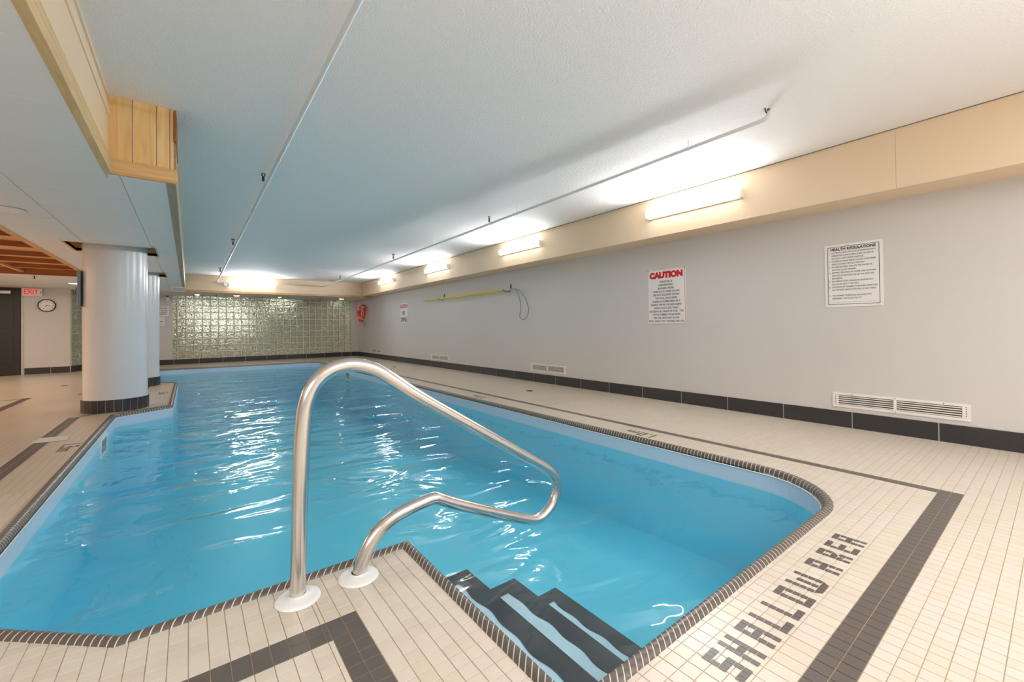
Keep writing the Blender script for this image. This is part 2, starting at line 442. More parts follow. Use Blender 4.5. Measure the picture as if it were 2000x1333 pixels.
# border stripes beyond the near zone: plates of charcoal mosaic
def strip(name, pts, w_, z=0.0012, m_=M_dtile, parent=floor):
    """flat strip of small tiles along a polyline (left edge given), each piece its own quad with joints"""
    b_ = MB()
    for a, c in zip(pts[:-1], pts[1:]):
        a, c = Vector(a), Vector(c); e = (c-a); L = e.length; e.normalize(); nrm = Vector((-e.y, e.x))
        n = max(1, int(L/0.0505)); rows = max(1, round(w_/0.0505))
        for k in range(n):
            for r_ in range(rows):
                g_ = 0.0016
                t0, t1 = L*k/n+g_, L*(k+1)/n-g_; s0, s1 = w_*r_/rows+g_, w_*(r_+1)/rows-g_
                q = [a+e*t0+nrm*s0, a+e*t1+nrm*s0, a+e*t1+nrm*s1, a+e*t0+nrm*s1]
                b_.add([(p.x, p.y, z) for p in q], [(0, 1, 2, 3)])
    return b_.build(name, m_, parent)
for pts, w_ in (([(3.5725, NEAR_Y), (3.5725, 14.25), (3.25, 14.62), (-1.2, 14.62)], 0.0775),
                ([(-1.012, NEAR_Y), (-1.012, 7.05)], 0.103), ([(-1.0, 7.05), (-0.72, 7.24)], 0.07),
                ([(-0.56, 7.45), (-0.56, 10.4), (-1.0, 10.9), (-1.0, 14.5)], 0.103),
                ([(-1.90, 8.2), (-1.90, 9.6)], 0.10), ([(-1.90, 9.52), (-3.4, 9.52)], 0.05)):
    o = strip('border_tiles', pts, w_); o['kind'] = 'stuff'

# mosaic lettering
FONT = {'S': ['111', '100', '111', '001', '111'], 'H': ['101', '101', '111', '101', '101'], 'A': ['111', '101', '111', '101', '101'],
        'L': ['100', '100', '100', '100', '111'], 'O': ['111', '101', '101', '101', '111'], 'W': ['10001', '10101', '10101', '10101', 'c111b'],
        'R': ['111', '101', '11b', '1d1', '101'], 'E': ['111', '100', '111', '100', '111'],
        '1': ['1', '1', '1', '1', '1'], '.': ['0', '0', '0', '0', '1'], '0': ['111', '101', '101', '101', '111'],
        'm': ['00000', '00000', '11111', '10101', '10101'], '3': ['111', '001', '111', '001', '111'], '5': ['111', '100', '111', '001', '111']}
def letter(ch, org, xd, yd, cw, rh):
    org, xd, yd = Vector(org), Vector(xd), Vector(yd)
    for r_, row in enumerate(FONT[ch]):
        for c_, k in enumerate(row):
            if k == '0': continue
            g_ = 0.0011
            a, c2 = c_*cw+g_, (c_+1)*cw-g_; t, b_ = -r_*rh-g_, -(r_+1)*rh+g_
            q = [(a, b_), (c2, b_), (c2, t), (a, t)]
            if k == 'c': q = [(c2, b_), (c2, t), (a, t)]
            if k == 'b': q = [(a, b_), (c2, t), (a, t)]
            if k == 'd': q = [(a, t), (a, (t+b_)/2), (c2, b_), (c2, b_+.003)]
            P3 = [org+xd*p[0]+yd*p[1] for p in q]; n = len(P3)
            cen = sum(P3, Vector((0, 0)))/n
            v = [(p.x-cen.x, p.y-cen.y, 0.0) for p in P3]+[(p.x-cen.x, p.y-cen.y, 0.0011) for p in P3]
            f = [tuple(n+i for i in range(n))]+[(i, (i+1) % n, n+(i+1) % n, n+i) for i in range(n)]
            mesh_obj('letter_tile', v, f, M_dtile, floor, loc=(cen.x, cen.y, 0.0002))
for ch, x, cw in (('S', 1.221, .0222), ('H', 1.315, .0218), ('A', 1.424, .0222), ('L', 1.528, .0222), ('L', 1.625, .0226), ('O', 1.729, .0232),
                  ('W', 1.842, .0219), ('A', 2.042, .0218), ('R', 2.176, .0210), ('E', 2.279, .0224), ('A', 2.382, .0218)):
    letter(ch, (x, 0.678), (1, 0), (0, 1), cw, 0.0243)
def marker(s, org, xd, yd, cw, rh, gap):
    x = 0
    for ch in s:
        letter(ch, Vector(org)+Vector(xd)*x, xd, yd, cw, rh); x += len(FONT[ch][0])*cw+gap
marker('1.0m', (3.262, 2.262), (0, 1), (-1, 0), 0.0225, 0.0245, 0.022)
marker('1.3m', (3.262, 5.02), (0, 1), (-1, 0), 0.0225, 0.0245, 0.022)
marker('1.3m', (-0.765, 5.40), (0, -1), (1, 0), 0.0225, 0.0245, 0.022)
marker('1.5m', (-0.265, 8.98), (0, -1), (1, 0), 0.0225, 0.0245, 0.022)

# floor drains
for i, (x, y, lab) in enumerate(((4.238, 5.108, 'small round floor drain on the right deck opposite the third wall vent'), (4.26, 10.648, 'small round floor drain far along the right deck'),
                    (-1.85, 11.34, 'small floor drain on the left deck in front of the clock wall'), (-1.35, 9.6, 'small floor drain on the left deck beside the big column'))):
    dr = empty('floor_drain', (x, y, 0)); tag(dr, lab, 'drain', 'floor drains in the deck')
    o = MB().lathe([(0.0, 0.003), (0.055, 0.003), (0.06, 0.0)], (0, 0, 0), n=20).build('drain_rim', M_drain, dr)
    o = MB().lathe([(0.0, 0.0045), (0.036, 0.0045), (0.036, 0.003)], (0, 0, 0), n=16).build('drain_grate', M_ventd, dr)
o = mesh_obj('floor_patch', [(-1.138, 5.648, 0.002), (-0.894, 5.601, 0.002), (-0.921, 5.839, 0.002), (-1.112, 5.876, 0.002),
     (-1.138, 5.648, 0.004), (-0.894, 5.601, 0.004), (-0.921, 5.839, 0.004), (-1.112, 5.876, 0.004)],
     [(4, 5, 6, 7), (0, 1, 5, 4), (1, 2, 6, 5), (2, 3, 7, 6), (3, 0, 4, 7)], M_patch)
tag(o, 'thin white patch lying across the left deck stripe', 'mat')  # thin flat pale slab across the stripe

# ---------------------------------------------------------------- pool basin
def floor_depth(y): return -0.78-0.055*min(1, max(0, (y-3)/9))*6
pv, pf = [], []
rim = offset_poly(0.0)
bm = bmesh.new()
top = [bm.verts.new((x, y, -0.012)) for x, y in rim]
mid = [bm.verts.new((x, y, -0.150)) for x, y in rim]
bot = [bm.verts.new((x, y, floor_depth(y))) for x, y in rim]
for i in range(NP):
    j = (i+1) % NP; f_ = bm.faces.new((top[j], top[i], mid[i], mid[j])); f_ = bm.faces.new((mid[j], mid[i], bot[i], bot[j])); f_.material_index = 1
edges = [bm.edges.get((bot[i], bot[(i+1) % NP])) for i in range(NP)]
r_ = bmesh.ops.triangle_fill(bm, use_beauty=True, edges=edges)
for g_ in r_['geom']:
    if isinstance(g_, bmesh.types.BMFace):
        g_.material_index = 1
        if g_.normal.z < 0: g_.normal_flip()
me = bpy.data.meshes.new('swimming_pool'); bm.to_mesh(me); bm.free(); me.materials.append(M_liner); me.materials.append(M_linerd)
pool = bpy.data.objects.new('swimming_pool', me); COL.objects.link(pool)
tag(pool, 'indoor swimming pool with pale blue liner and charcoal tile coping', 'pool', kind='structure')

# coping: rounded charcoal tiles around the edge, pale bed between them
PROF = [(0.052, -0.002), (0.050, 0.003), (0.040, 0.011), (0.026, 0.015), (0.012, 0.010), (0.002, -0.004), (-0.003, -0.020), (-0.003, -0.032)]
loops = [offset_poly(d) for d, _ in PROF]
def coping_slice(i, t0, t1, dz):
    j = (i+1) % NP; v = []
    for t in (t0, t1):
        for (d, z), lp in zip(PROF, loops):
            a, c = Vector(lp[i]), Vector(lp[j]); q = a+(c-a)*t; v.append((q.x, q.y, z+dz))
    n = len(PROF); f = [(k, k+1, n+k+1, n+k) for k in range(n-1)]
    v += v[:2*n]; f += [tuple(range(2*n, 3*n))[::-1], tuple(range(3*n, 4*n))]
    return v, f
bed = MB(); pieces = []
for i in range(NP):
    j = (i+1) % NP; L = (Vector(POOL[j])-Vector(POOL[i])).length
    v, f = coping_slice(i, 0, 1, -0.0006); bed.add(v, f[:-2])
    Lm = (Vector(loops[3][j])-Vector(loops[3][i])).length
    n = max(1, round(Lm/0.0283)); g_ = 0.0023/Lm
    for k in range(n):
        t0, t1 = k/n+g_, (k+1)/n-g_
        v, f = coping_slice(i, t0, t1, 0)
        c = Vector(v[3]); u, vv, d = proj(c.x, c.y)
        vis = 1/d if (d > 0.1 and -20 < u < 2020 and vv < 1350) else 0
        pieces.append((vis, v, f, c))
o = bed.build('coping_bed', M_lgrout, pool)
pieces.sort(key=lambda t: -t[0]); restc = MB()
smc = []
for idx, (vis, v, f, c) in enumerate(pieces):
    if idx < 296 and vis > 0:
        o = mesh_obj('coping_tile', [tuple(Vector(q)-c) for q in v], f, M_dtile, pool, loc=c)
        o.data.polygons.foreach_set('use_smooth', [True]*(len(PROF)-1)+[False]*2)
    else:
        restc.add(v[:2*len(PROF)], f[:-2], sm=True); restc.add(v[2*len(PROF):], [tuple(q-2*len(PROF) for q in t) for t in f[-2:]])
o = restc.build('small_coping_tiles', M_dtile, pool); o['kind'] = 'stuff'
# white rim bead just under the coping
bead = offset_poly(-0.004)
o = MB().tube([(x, y, -0.034) for x, y in bead], 0.0045, n=6, closed=True).build('liner_bead', M_white, pool)
# skimmer mouths
for (x, y, nx) in ((-0.70, 6.0, 1), (3.155, 10.9, -1)):
    s_ = MB()
    for a, c in (((x, y-.20, -.26), (x+.012*nx, y+.20, -.235)), ((x, y-.20, -.095), (x+.012*nx, y+.20, -.075)), ((x, y-.20, -.235), (x+.012*nx, y-.175, -.095)), ((x, y+.175, -.235), (x+.012*nx, y+.20, -.095))): s_.box(a, c)
    s_.box((x+.001*nx, y-.175, -.235), (x+.003*nx, y+.175, -.095), 1)
    s_.build('skimmer_mouth', [M_white, M_boardblue], pool)

# steps (in the corner beside the handrail)
steps = empty('pool_steps', (0.82, 0.814, -0.42)); tag(steps, 'three submerged pale blue pool steps with wide black edge bands', 'steps')
SY0, SY1 = 0.814, 1.74
for k, (xe, z) in enumerate(((1.045, -0.150), (1.305, -0.275), (1.560, -0.405))):
    x0 = 0.822
    ye = SY1-0.03*k
    s_ = MB().box((x0, SY0+.001, -1.2), (xe, ye, z), bev=0.006)
    o = s_.build('tread', M_step); inv(steps, o)
    wv = 0.085
    # black band: along the nosing and around the open end, inner edge waved to imitate refraction by the ripples
    n = 34; v = []
    for q in range(n+1):
        y = SY0+.002+(ye-.002-SY0)*q/n
        wob = 0.006*math.sin(q*0.9+k*2)+0.004*math.sin(q*0.37+k)
        v += [(xe+0.002, y, z-0.05), (xe+0.002, y, z+0.003), (xe-wv+wob, y, z+0.003)]
    f = []
    for q in range(n):
        a = q*3; f += [(a, a+3, a+4, a+1), (a+1, a+4, a+5, a+2)]
    bb = MB().add(v, f)
    xs0 = (0.825 if k == 0 else (1.045, 1.305)[k-1]+0.0)
    bb.add([(xs0, ye-.075, z+.0032), (xe-wv+.01, ye-.075, z+.0032), (xe-wv+.01, ye, z+.0032), (xs0, ye, z+.0032), (xs0, ye+.002, z-.05), (xe, ye+.002, z-.05), (xe, ye+.002, z+.003), (xs0, ye+.002, z+.003)],
           [(0, 1, 2, 3), (4, 5, 6, 7)])
    o = bb.build('edge_band', M_nose); inv(steps, o)

# water body
bm = bmesh.new(); wl = offset_poly(0.012)
top = [bm.verts.new((x, y, WATER_Z)) for x, y in wl]; bot = [bm.verts.new((x, y, -1.6)) for x, y in wl]
for i in range(NP):
    j = (i+1) % NP; bm.faces.new((top[i], top[j], bot[j], bot[i]))
for lp in (top, bot):
    bmesh.ops.triangle_fill(bm, use_beauty=True, edges=[bm.edges.get((lp[i], lp[(i+1) % NP])) for i in range(NP)])
bmesh.ops.recalc_face_normals(bm, faces=bm.faces[:])
me = bpy.data.meshes.new('pool_water'); bm.to_mesh(me); bm.free(); me.materials.append(M_water)
water = bpy.data.objects.new('pool_water', me); COL.objects.link(water)
tag(water, 'turquoise rippling water filling the swimming pool', 'water', kind='stuff')

# ---------------------------------------------------------------- walls
o = MB().box((WX, YB, -0.01), (WX+0.2, 18.4, 2.9)).build('wall_right', M_wall); struct(o, 'long pale grey painted wall along the right deck', 'wall'); wall_right = o
o = MB().box((XL, YB-0.2, -0.01), (WX+.2, YB, 2.9)).build('wall_back', M_wall); struct(o)
o = MB().box((XL-0.2, YB-.2, -0.01), (XL, 18.4, 2.9)).build('wall_left', M_wall); struct(o)
# far wall with the glass block opening
GX0, GX1, GZ0, GZ1 = -0.385, 4.765, 0.155, 2.06
fwm = MB()
fwm.box((-2.02, FY, 0), (GX0, FY+0.12, 2.3)); fwm.box((GX1, FY, 0), (WX, FY+0.12, 2.3)); fwm.box((GX0, FY, 0), (GX1, FY+0.12, GZ0)); fwm.box((GX0, FY, GZ1), (GX1, FY+.12, 2.3))
wall_far = fwm.build('wall_far', M_wall); struct(wall_far, 'far wall with a wide glass block window behind the pool', 'wall')
# mortar grid
nx, nz = 26, 10
px_ = (GX1-GX0)/25.6
mg = MB()
xcols = [GX0]+[GX0+0.6*px_+px_*i for i in range(26)]
zrows = [GZ0+0.2*i for i in range(10)]+[GZ1]
for x in xcols: mg.box((x-.010, FY-.002, GZ0), (x+.010, FY+.09, GZ1))
for z in zrows: mg.box((GX0, FY-.003, z-.010), (GX1, FY+.088, z+.010))
mg.build('mortar_grid', M_gmortar, wall_far)
def block_mesh(wd, ht, dp=0.075):
    bm = bmesh.new(); bmesh.ops.create_cube(bm, size=1)
    for v in bm.verts: v.co = Vector((v.co.x*wd, v.co.y*dp, v.co.z*ht))
    fr_ = [f_ for f_ in bm.faces if abs(f_.normal.y) > 0.9]
    r2 = bmesh.ops.inset_individual(bm, faces=fr_, thickness=0.014, depth=0.006)
    me = bpy.data.meshes.new('glass_block'); bm.to_mesh(me); bm.free(); me.materials.append(M_gblock); return me
bc = {}
def glass_block(x0, x1, z0, z1, M_, parent):
    key = (round(x1-x0, 3), round(z1-z0, 3))
    if key not in bc: bc[key] = block_mesh(x1-x0-.020, z1-z0-.020)
    o = bpy.data.objects.new('glass_block', bc[key]); COL.objects.link(o); o.parent = parent
    o.matrix_basis = M_ @ Matrix.Translation(((x0+x1)/2, 0.045, (z0+z1)/2)); return o
MF = Matrix.Translation((0, FY, 0))
for i in range(len(xcols)-1):
    for k in range(len(zrows)-1):
        glass_block(xcols[i], xcols[i+1], zrows[k], zrows[k+1], MF, wall_far)
# clock wall (left rear) and its angled glass block return
wl_ = MB().box((XL, 14.95, -.01), (-2.33, 15.07, 2.3))
wall_lr = wl_.build('wall_left_rear', M_wall); struct(wall_lr, 'beige grey wall with the exit sign and clock', 'wall')
A_, B_ = Vector((-2.33, 14.96, 0)), Vector((-2.02, 16.05, 0)); dd = (B_-A_); LL = dd.length; ang = math.atan2(dd.y, dd.x)
gw = empty('wall_glass_return', (0, 0, 0)); struct(gw, 'narrow angled glass block wall beside the clock wall', 'wall')
MG = Matrix.Translation(A_) @ Matrix.Rotation(ang, 4, 'Z')
mg = MB(); nb = 5; bw = (LL-0.10)/nb
for i in range(nb+1): mg.box((.07+bw*i-.006, 0, GZ0), (.07+bw*i+.006, .09, GZ1))
for z in zrows: mg.box((.07, 0.002, z-.007), (LL, .088, z+.007))
mg.box((0, 0, 0), (.07, .10, 2.3)); mg.box((0, 0.0, 0), (LL, .10, GZ0-.007)); mg.box((0, 0.0, GZ1+.007), (LL, .10, 2.3))
o = mg.build('mortar_grid', M_gmortar, gw); o.matrix_basis = MG
for i in range(nb):
    for k in range(len(zrows)-1): glass_block(.07+bw*i, .07+bw*(i+1), zrows[k], zrows[k+1], MG @ Matrix.Translation((0, 0, 0)), gw)
# corridor behind the glass
cr = MB().box((-6.4, 18.25, 0), (5.4, 18.35, 2.4)); cr.box((5.3, 16.17, 0), (5.4, 18.3, 2.4)); cr.box((-6.4, 16.1, 2.12), (5.4, 18.35, 2.2))
o = cr.build('wall_corridor', M_beh); struct(o)
o = MB().box((-0.05, 17.9, 0.95), (1.75, 18.0, 1.92)).build('window_1', M_behl); struct(o, 'bright lit opening seen through the glass blocks', 'window')
area('corridor_light_one', (2.6, 16.9, 2.08), (0, 0, 0), 0.8, 0.8, 14, (1, 0.95, 0.80))
area('corridor_light_two', (4.4, 16.7, 2.08), (0, 0, 0), 0.3, 0.3, 12, (1, 0.98, 0.62))
area('glass_return_fill', (-3.0, 15.9, 1.9), (0, 0.6, 0), 0.6, 0.6, 50, (1, 0.93, 0.78))  # unseen lamp added behind the angled glass blocks to brighten them
area('corridor_light_three', (-.2, 16.9, 2.08), (0, 0, 0), 0.5, 0.5, 6, (1, 0.95, 0.85))

# ---------------------------------------------------------------- base tiles
def base_run(name, p0, p1, joints, h=0.155, th=0.010, label=None):
    """black base tiles between joint positions measured along p0->p1"""
    root = empty(name, (p0[0], p0[1], 0)); struct(root)
    p0, p1 = Vector((p0[0], p0[1], 0)), Vector((p1[0], p1[1], 0)); e = (p1-p0).normalized(); nr = Vector((-e.y, e.x, 0))
    a = math.atan2(e.y, e.x); R = Matrix.Rotation(a, 4, 'Z')
    L = (p1-p0).length
    b_ = MB().box((0, 0, 0), (L, th*.7, h-.001)).build('base_grout', M_bgrout, root); b_.matrix_basis = R
    cs = {}
    for s0, s1 in zip(joints[:-1], joints[1:]):
        wd = s1-s0-.007; k = round(wd, 3)
        if k not in cs: cs[k] = MB().box((-wd/2, 0, 0.004), (wd/2, th, h), bev=0.0012).build('base_tile', M_base, root); o = cs[k]
        else: o = cs[k].copy(); COL.objects.link(o)
        o.matrix_basis = R @ Matrix.Translation(((s0+s1)/2, 0, 0))
    return root
yj = [YB]
j0 = 0.654
ylist = sorted([j0-0.585*i for i in range(1, 9) if j0-0.585*i > YB]+[j0+0.585*i for i in range(0, 27) if j0+0.585*i < FY-.05])
base_run('baseboard_right', (WX, YB), (WX, FY), [0]+[y-YB for y in ylist]+[FY-YB-.01])
xl_ = [WX-.01]+[WX-.24]+[WX-.30]+[4.45-0.6*i for i in range(11) if 4.45-.6*i > -2.0]+[-2.0]
base_run('baseboard_far', (WX, FY), (-2.02, FY), [WX-x for x in xl_])
base_run('baseboard_left_rear', (-2.33, 14.95), (-3.10, 14.95), [0, .33, .76])
base_run('baseboard_glass_return', (-2.02, 16.05), (-2.33, 14.96), [0, .2, .4, .6, .8, 1.0, 1.12])

# ---------------------------------------------------------------- ceilings and beams
def quad_ceiling(name, x0, x1, y0, y1):
    b_ = MB()
    v = [(x0, y0, ceil_z(y0)), (x1, y0, ceil_z(y0)), (x1, 0, ceil_z(0)), (x0, 0, ceil_z(0)), (x1, y1, ceil_z(y1)), (x0, y1, ceil_z(y1))]
    v2 = [(a, b, c+.15) for a, b, c in v]
    b_.add(v+v2, [(0, 3, 2, 1), (3, 5, 4, 2), (6, 7, 8, 9), (9, 8, 10, 11), (0, 1, 7, 6), (5, 11, 10, 4), (0, 6, 9, 3), (3, 9, 11, 5), (1, 2, 8, 7), (2, 4, 10, 8)])
    return b_.build(name, M_ceil)
ceil_o = quad_ceiling('ceiling', -0.42, BX, YB, BFY); struct(ceil_o, 'white stucco concrete ceiling over the pool', 'ceiling')

# right beam
o = MB().box((BX, YB, BZ), (WX, FY, 2.9)).build('trim_1', M_beige); struct(o, 'beige dropped beam along the top of the right wall', 'beam')
jt = MB().box((BX-.0015, 0.822, BZ+.002), (BX, 0.827, 2.6)).box((BX-.006, YB, 2.555), (BX, BFY, 2.56)).build('panel_joint', M_gap, o)
jt.hide_render = False
bpy.data.objects.remove(jt)
o2 = MB().box((BX-.001, 0.823, BZ+.002), (BX+.001, 0.826, 2.58)).build('panel_joint', mat('joint_beige', srgb(200, 178, 148), .6), o)
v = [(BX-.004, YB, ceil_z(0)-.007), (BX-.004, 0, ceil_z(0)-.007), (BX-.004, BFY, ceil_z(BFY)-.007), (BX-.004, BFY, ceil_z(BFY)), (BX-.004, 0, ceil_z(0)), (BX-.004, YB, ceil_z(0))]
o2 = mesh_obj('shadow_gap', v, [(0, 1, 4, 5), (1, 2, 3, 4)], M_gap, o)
# far beam
o = MB().box((-0.068, BFY, SZ), (BX, BFY+.1, 2.9)).build('trim_2', M_beige); struct(o, 'beige dropped beam across the far end of the pool', 'beam')
o2 = MB().box((-0.066, BFY-.024, SZ-.004), (4.97, BFY-.001, SZ+.058), bev=.003).build('wood_rail', wood_mat('rail_wood', srgb(176, 138, 92), srgb(214, 178, 126), 0), o)
# far low ceiling behind the beam
o = MB().box((-0.066, BFY+.001, SZ-.002), (WX, FY+.1, SZ+.05)).build('ceiling_far', M_panel2); struct(o, 'low white ceiling strip in front of the glass blocks', 'ceiling')

# left soffit of white panels with openings round the columns and a timber bay
HOLES = [(-1.16, -0.345, 7.06, 7.80), (-1.16, -0.345, 9.95, 10.70), (-6.4, -1.47, 4.0, 11.47)]
def rect_sub(rects, h):
    res = []
    for (a, b_, c, d) in rects:
        x0, x1, y0, y1 = max(a, h[0]), min(b_, h[1]), max(c, h[2]), min(d, h[3])
        if x0 >= x1 or y0 >= y1: res.append((a, b_, c, d)); continue
        if a < x0: res.append((a, x0, c, d))
        if b_ > x1: res.append((x1, b_, c, d))
        if c < y0: res.append((x0, x1, c, y0))
        if d > y1: res.append((x0, x1, y1, d))
    return res
sof = MB()
base_rects = [(XL, -0.42, YB, 3.88), (XL, -0.07, 3.88, BFY), (XL, -0.068, BFY, 18.3)]
for h in HOLES: base_rects = rect_sub(base_rects, h)
for (a, b_, c, d) in base_rects: sof.box((a, c, SZ+.006), (b_, d, SZ+.04))
soffit = sof.build('ceiling_soffit', M_gap2); struct(soffit, 'lower white panelled ceiling on the left around the columns', 'ceiling')
# sides of soffit (upper box)
xg = [-6.5, -5.0, -4.2, -3.4, -2.6, -2.0, -1.60, -0.985, -0.372, -0.125]
yg = [2.84-0.575*i for i in range(12, 0, -1)]+[2.84+0.575*i for i in range(21)]+[BFY]
pc = {}
for i in range(len(xg)-1):
    for k in range(len(yg)-1):
        c, d = yg[k], yg[k+1]
        if d-c < .03: continue
        rs = [(xg[i], xg[i+1], c, d)]
        if i == len(xg)-3+0 or i == len(xg)-2:
            rs = rect_sub(rs, (-0.44, 0.5, -10, 3.90))
        for h in HOLES: rs = rect_sub(rs, h)
        for (a, b_, c2, d2) in rs:
            if b_-a < .03 or d2-c2 < .03: continue
            key = (round(b_-a, 3), round(d2-c2, 3))
            if key not in pc:
                wd, dp = key; pc[key] = MB().box((-wd/2+.003, -dp/2+.0025, 0), (wd/2-.0016, dp/2-.0016, .0055), bev=0.0016).build('ceiling_panel', M_panel, soffit); q = pc[key]
            else: q = pc[key].copy(); COL.objects.link(q)
            q.location = ((a+b_)/2, (c2+d2)/2, SZ+random.uniform(0, .0012))
# far left white boards
for i in range(10):
    x0 = -6.4+0.64*i
    MB().box((x0+.002, BFY+.003, SZ), (min(x0+.64, -.07)-.002, 18.2, SZ+.011)).build('ceiling_board', M_panel2, soffit)
# faces of the soffit towards the pool
o = MB().box((-0.445, YB, SZ+.04), (-0.425, 3.88, 2.62)).build('trim_3', M_beige); struct(o, 'beige fascia of the left soffit above the near deck', 'fascia')
MB().box((-0.447, YB, SZ-.004), (-0.407, 3.885, SZ+.10), bev=.004).build('wood_rail', M_piney, o)
MB().box((-0.425, YB, SZ+.385), (-0.419, 3.88, 2.62)).build('upper_strip', M_beige, o)
# pine boards at the step in the soffit
pb = empty('pine_end_panel', (-0.24, 3.88, SZ)); struct(pb, 'knotty pine boards closing the step in the soffit', 'panel')
for x0, x1 in ((-0.428, -0.305), (-0.303, -0.178), (-0.176, -0.105), (-0.103, -0.082)):
    o = MB().box((x0+.001, 3.872, SZ+.05), (x1-.001, 3.895, ceil_z(3.9)), bev=.0015).build('board', M_pine); inv(pb, o)
o = MB().box((-0.425, 3.856, SZ-.002), (-0.062, 3.878, SZ+.098), bev=.003).build('bottom_rail', M_pinex); inv(pb, o)
# face beyond, seen edge-on
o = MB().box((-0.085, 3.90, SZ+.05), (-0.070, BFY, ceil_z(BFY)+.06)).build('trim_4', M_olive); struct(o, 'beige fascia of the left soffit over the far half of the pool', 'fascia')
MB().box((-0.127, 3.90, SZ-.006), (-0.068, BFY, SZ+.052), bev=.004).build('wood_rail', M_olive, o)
MB().box((-0.080, 3.86, SZ+.3), (-0.066, 4.35, ceil_z(4)-.01)).build('brown_end_strip', M_cedard, o)

# column openings
for (a, b_, c, d) in HOLES[:2]:
    s_ = MB()
    for p, q in (((a-.02, c-.02, SZ), (a, d+.02, 2.32)), ((b_, c-.02, SZ), (b_+.02, d+.02, 2.32)), ((a, c-.02, SZ), (b_, c, 2.32)), ((a, d, SZ), (b_, d+.02, 2.32))): s_.box(p, q)
    s_.box((a, c, 2.30), (b_, d, 2.32), 1)
    s_.build('column_opening', [M_cedar, M_cavity], soffit)
# timber bay on the left
bay = empty('ceiling_timber_bay', (-3.9, 7.7, SZ)); struct(bay, 'recessed cedar ceiling with dark joists at the left edge', 'ceiling')
for i in range(9):
    y0 = 4.0+0.83*i
    o = MB().box((-6.4, y0+.002, 2.20), (-1.47, y0+.83-.002, 2.215)).build('ceiling_plank', M_cedar); inv(bay, o)
for y in (5.72, 6.58, 7.45, 8.31, 9.25, 10.05, 10.9):
    o = MB().box((-6.4, y, 2.128), (-1.47, y+.045, 2.20)).build('joist', M_cedard); inv(bay, o)
    o = MB().box((-6.4, y-.001, 2.124), (-1.47, y+.05, 2.128)).build('joist_strip', M_cedar); inv(bay, o)
o = MB().box((-6.4, 11.45, SZ), (-1.47, 11.49, 2.215)).build('end_fascia', M_cedard); inv(bay, o)
o = MB().box((-1.53, 4.0, SZ-.004), (-1.465, 11.47, 2.2)).build('side_rail', M_cedar); inv(bay, o)
o = MB().box((-2.42, 9.3, 2.10), (-2.37, 11.45, 2.13)).build('cross_rail', M_cedar); inv(bay, o)

# ---------------------------------------------------------------- columns
def column(x, y, label):
    c = empty('round_column', (x, y, 0)); tag(c, label, 'column', kind='structure')
    MB().lathe([(0.31, 0.0), (0.31, 2.31)], (0, 0, 0), n=72).build('shaft', M_column, c)
    MB().lathe([(0.318, 0.0), (0.318, 0.158), (0.31, 0.1585)], (0, 0, 0), n=72).build('base_grout', M_bgrout, c)
    n = 26; cs = None
    for k in range(n):
        if cs is None:
            a0, a1 = math.radians(.55), 2*math.pi/n-math.radians(.55); pr = [(0.312, 0.003), (0.3245, 0.003), (0.3245, 0.156), (0.312, 0.156)]
            cs = MB().lathe(pr, (0, 0, 0), n=3, a0=a0, a1=a1).build('base_tile', M_base, c); o = cs
            for p in o.data.polygons: p.use_smooth = False
        else: o = cs.copy(); COL.objects.link(o)
        o.rotation_euler = (0, 0, 2*math.pi*k/n+.1)
    return c
column(-0.747, 7.458, 'large glossy white round column nearest the camera with a black tile base')
column(-0.747, 10.35, 'white round column half hidden behind the nearer column')
nb_ = MB().box((-1.078, 7.30, 1.312), (-1.05, 7.60, 1.755), bev=.003); nb_ = nb_.build('notice_board', M_boardblue)
tag(nb_, 'grey notice board seen edge-on mounted on the near column', 'board')
MB().box((-1.081, 7.31, 1.322), (-1.078, 7.59, 1.745)).build('board_face', M_sign, nb_)
MB().box((-1.055, 7.40, 1.35), (-1.03, 7.52, 1.72)).build('mounting_block', M_black, nb_)

# ---------------------------------------------------------------- light fixtures
TUBE_W = 27
def lamp_area(loc, along, aim, L, power, col=(.94, .96, 1.0), wd=.07):
    l = bpy.data.lights.new('tube_lamp', 'AREA'); l.shape = 'RECTANGLE'; l.size = L; l.size_y = wd; l.energy = power; l.color = col
    o = bpy.data.objects.new('tube_lamp', l); COL.objects.link(o)
    zv = -Vector(aim).normalized(); xv = Vector(along).normalized(); yv = zv.cross(xv)
    M = Matrix.Identity(4)
    for i in range(3): M[i][0] = xv[i]; M[i][1] = yv[i]; M[i][2] = zv[i]; M[i][3] = loc[i]
    o.matrix_world = M; return o
def tube_light_right(yc, label, L=1.155):
    e = empty('tube_light', (BX, yc, 2.38)); tag(e, label, 'light', 'fluorescent tube lights along the right beam')
    MB().box((-.030, -L/2, -.048), (0, L/2, .048), bev=.004).build('housing', M_white, e)
    lamp_area((BX-.079, yc, 2.38), (0, 1, 0), (-1, 0, .5), L-.08, TUBE_W)
    MB().box((-.075, -L/2+.03, -.040), (-.028, L/2-.03, .040), bev=.014).build('diffuser', M_glow, e)
    for s_ in (-1, 1):
        MB().box((-.078, s_*(L/2-.030), -.044), (-.02, s_*L/2, .044), bev=.006).build('end_cap', M_white, e)
for yc, lb in ((2.60, 'lit tube light on the right beam nearest the camera, above the caution sign'), (5.77, 'lit tube light on the right beam, second from the camera'),
               (8.88, 'lit tube light on the right beam, third from the camera'), (12.03, 'lit tube light on the right beam nearest the far corner')):
    tube_light_right(yc, lb)
for yc in (-3.2,): tube_light_right(yc, 'added unseen tube light on the right beam behind the camera, '+'on the rear stretch')  # extra tube light added out of view for fill
e = empty('tube_light', (1.49, BFY, 2.31)); tag(e, 'lit tube light on the far beam above the glass blocks', 'light')
MB().box((-.60, -.028, -.045), (.60, 0, .045), bev=.004).build('housing', M_white, e)
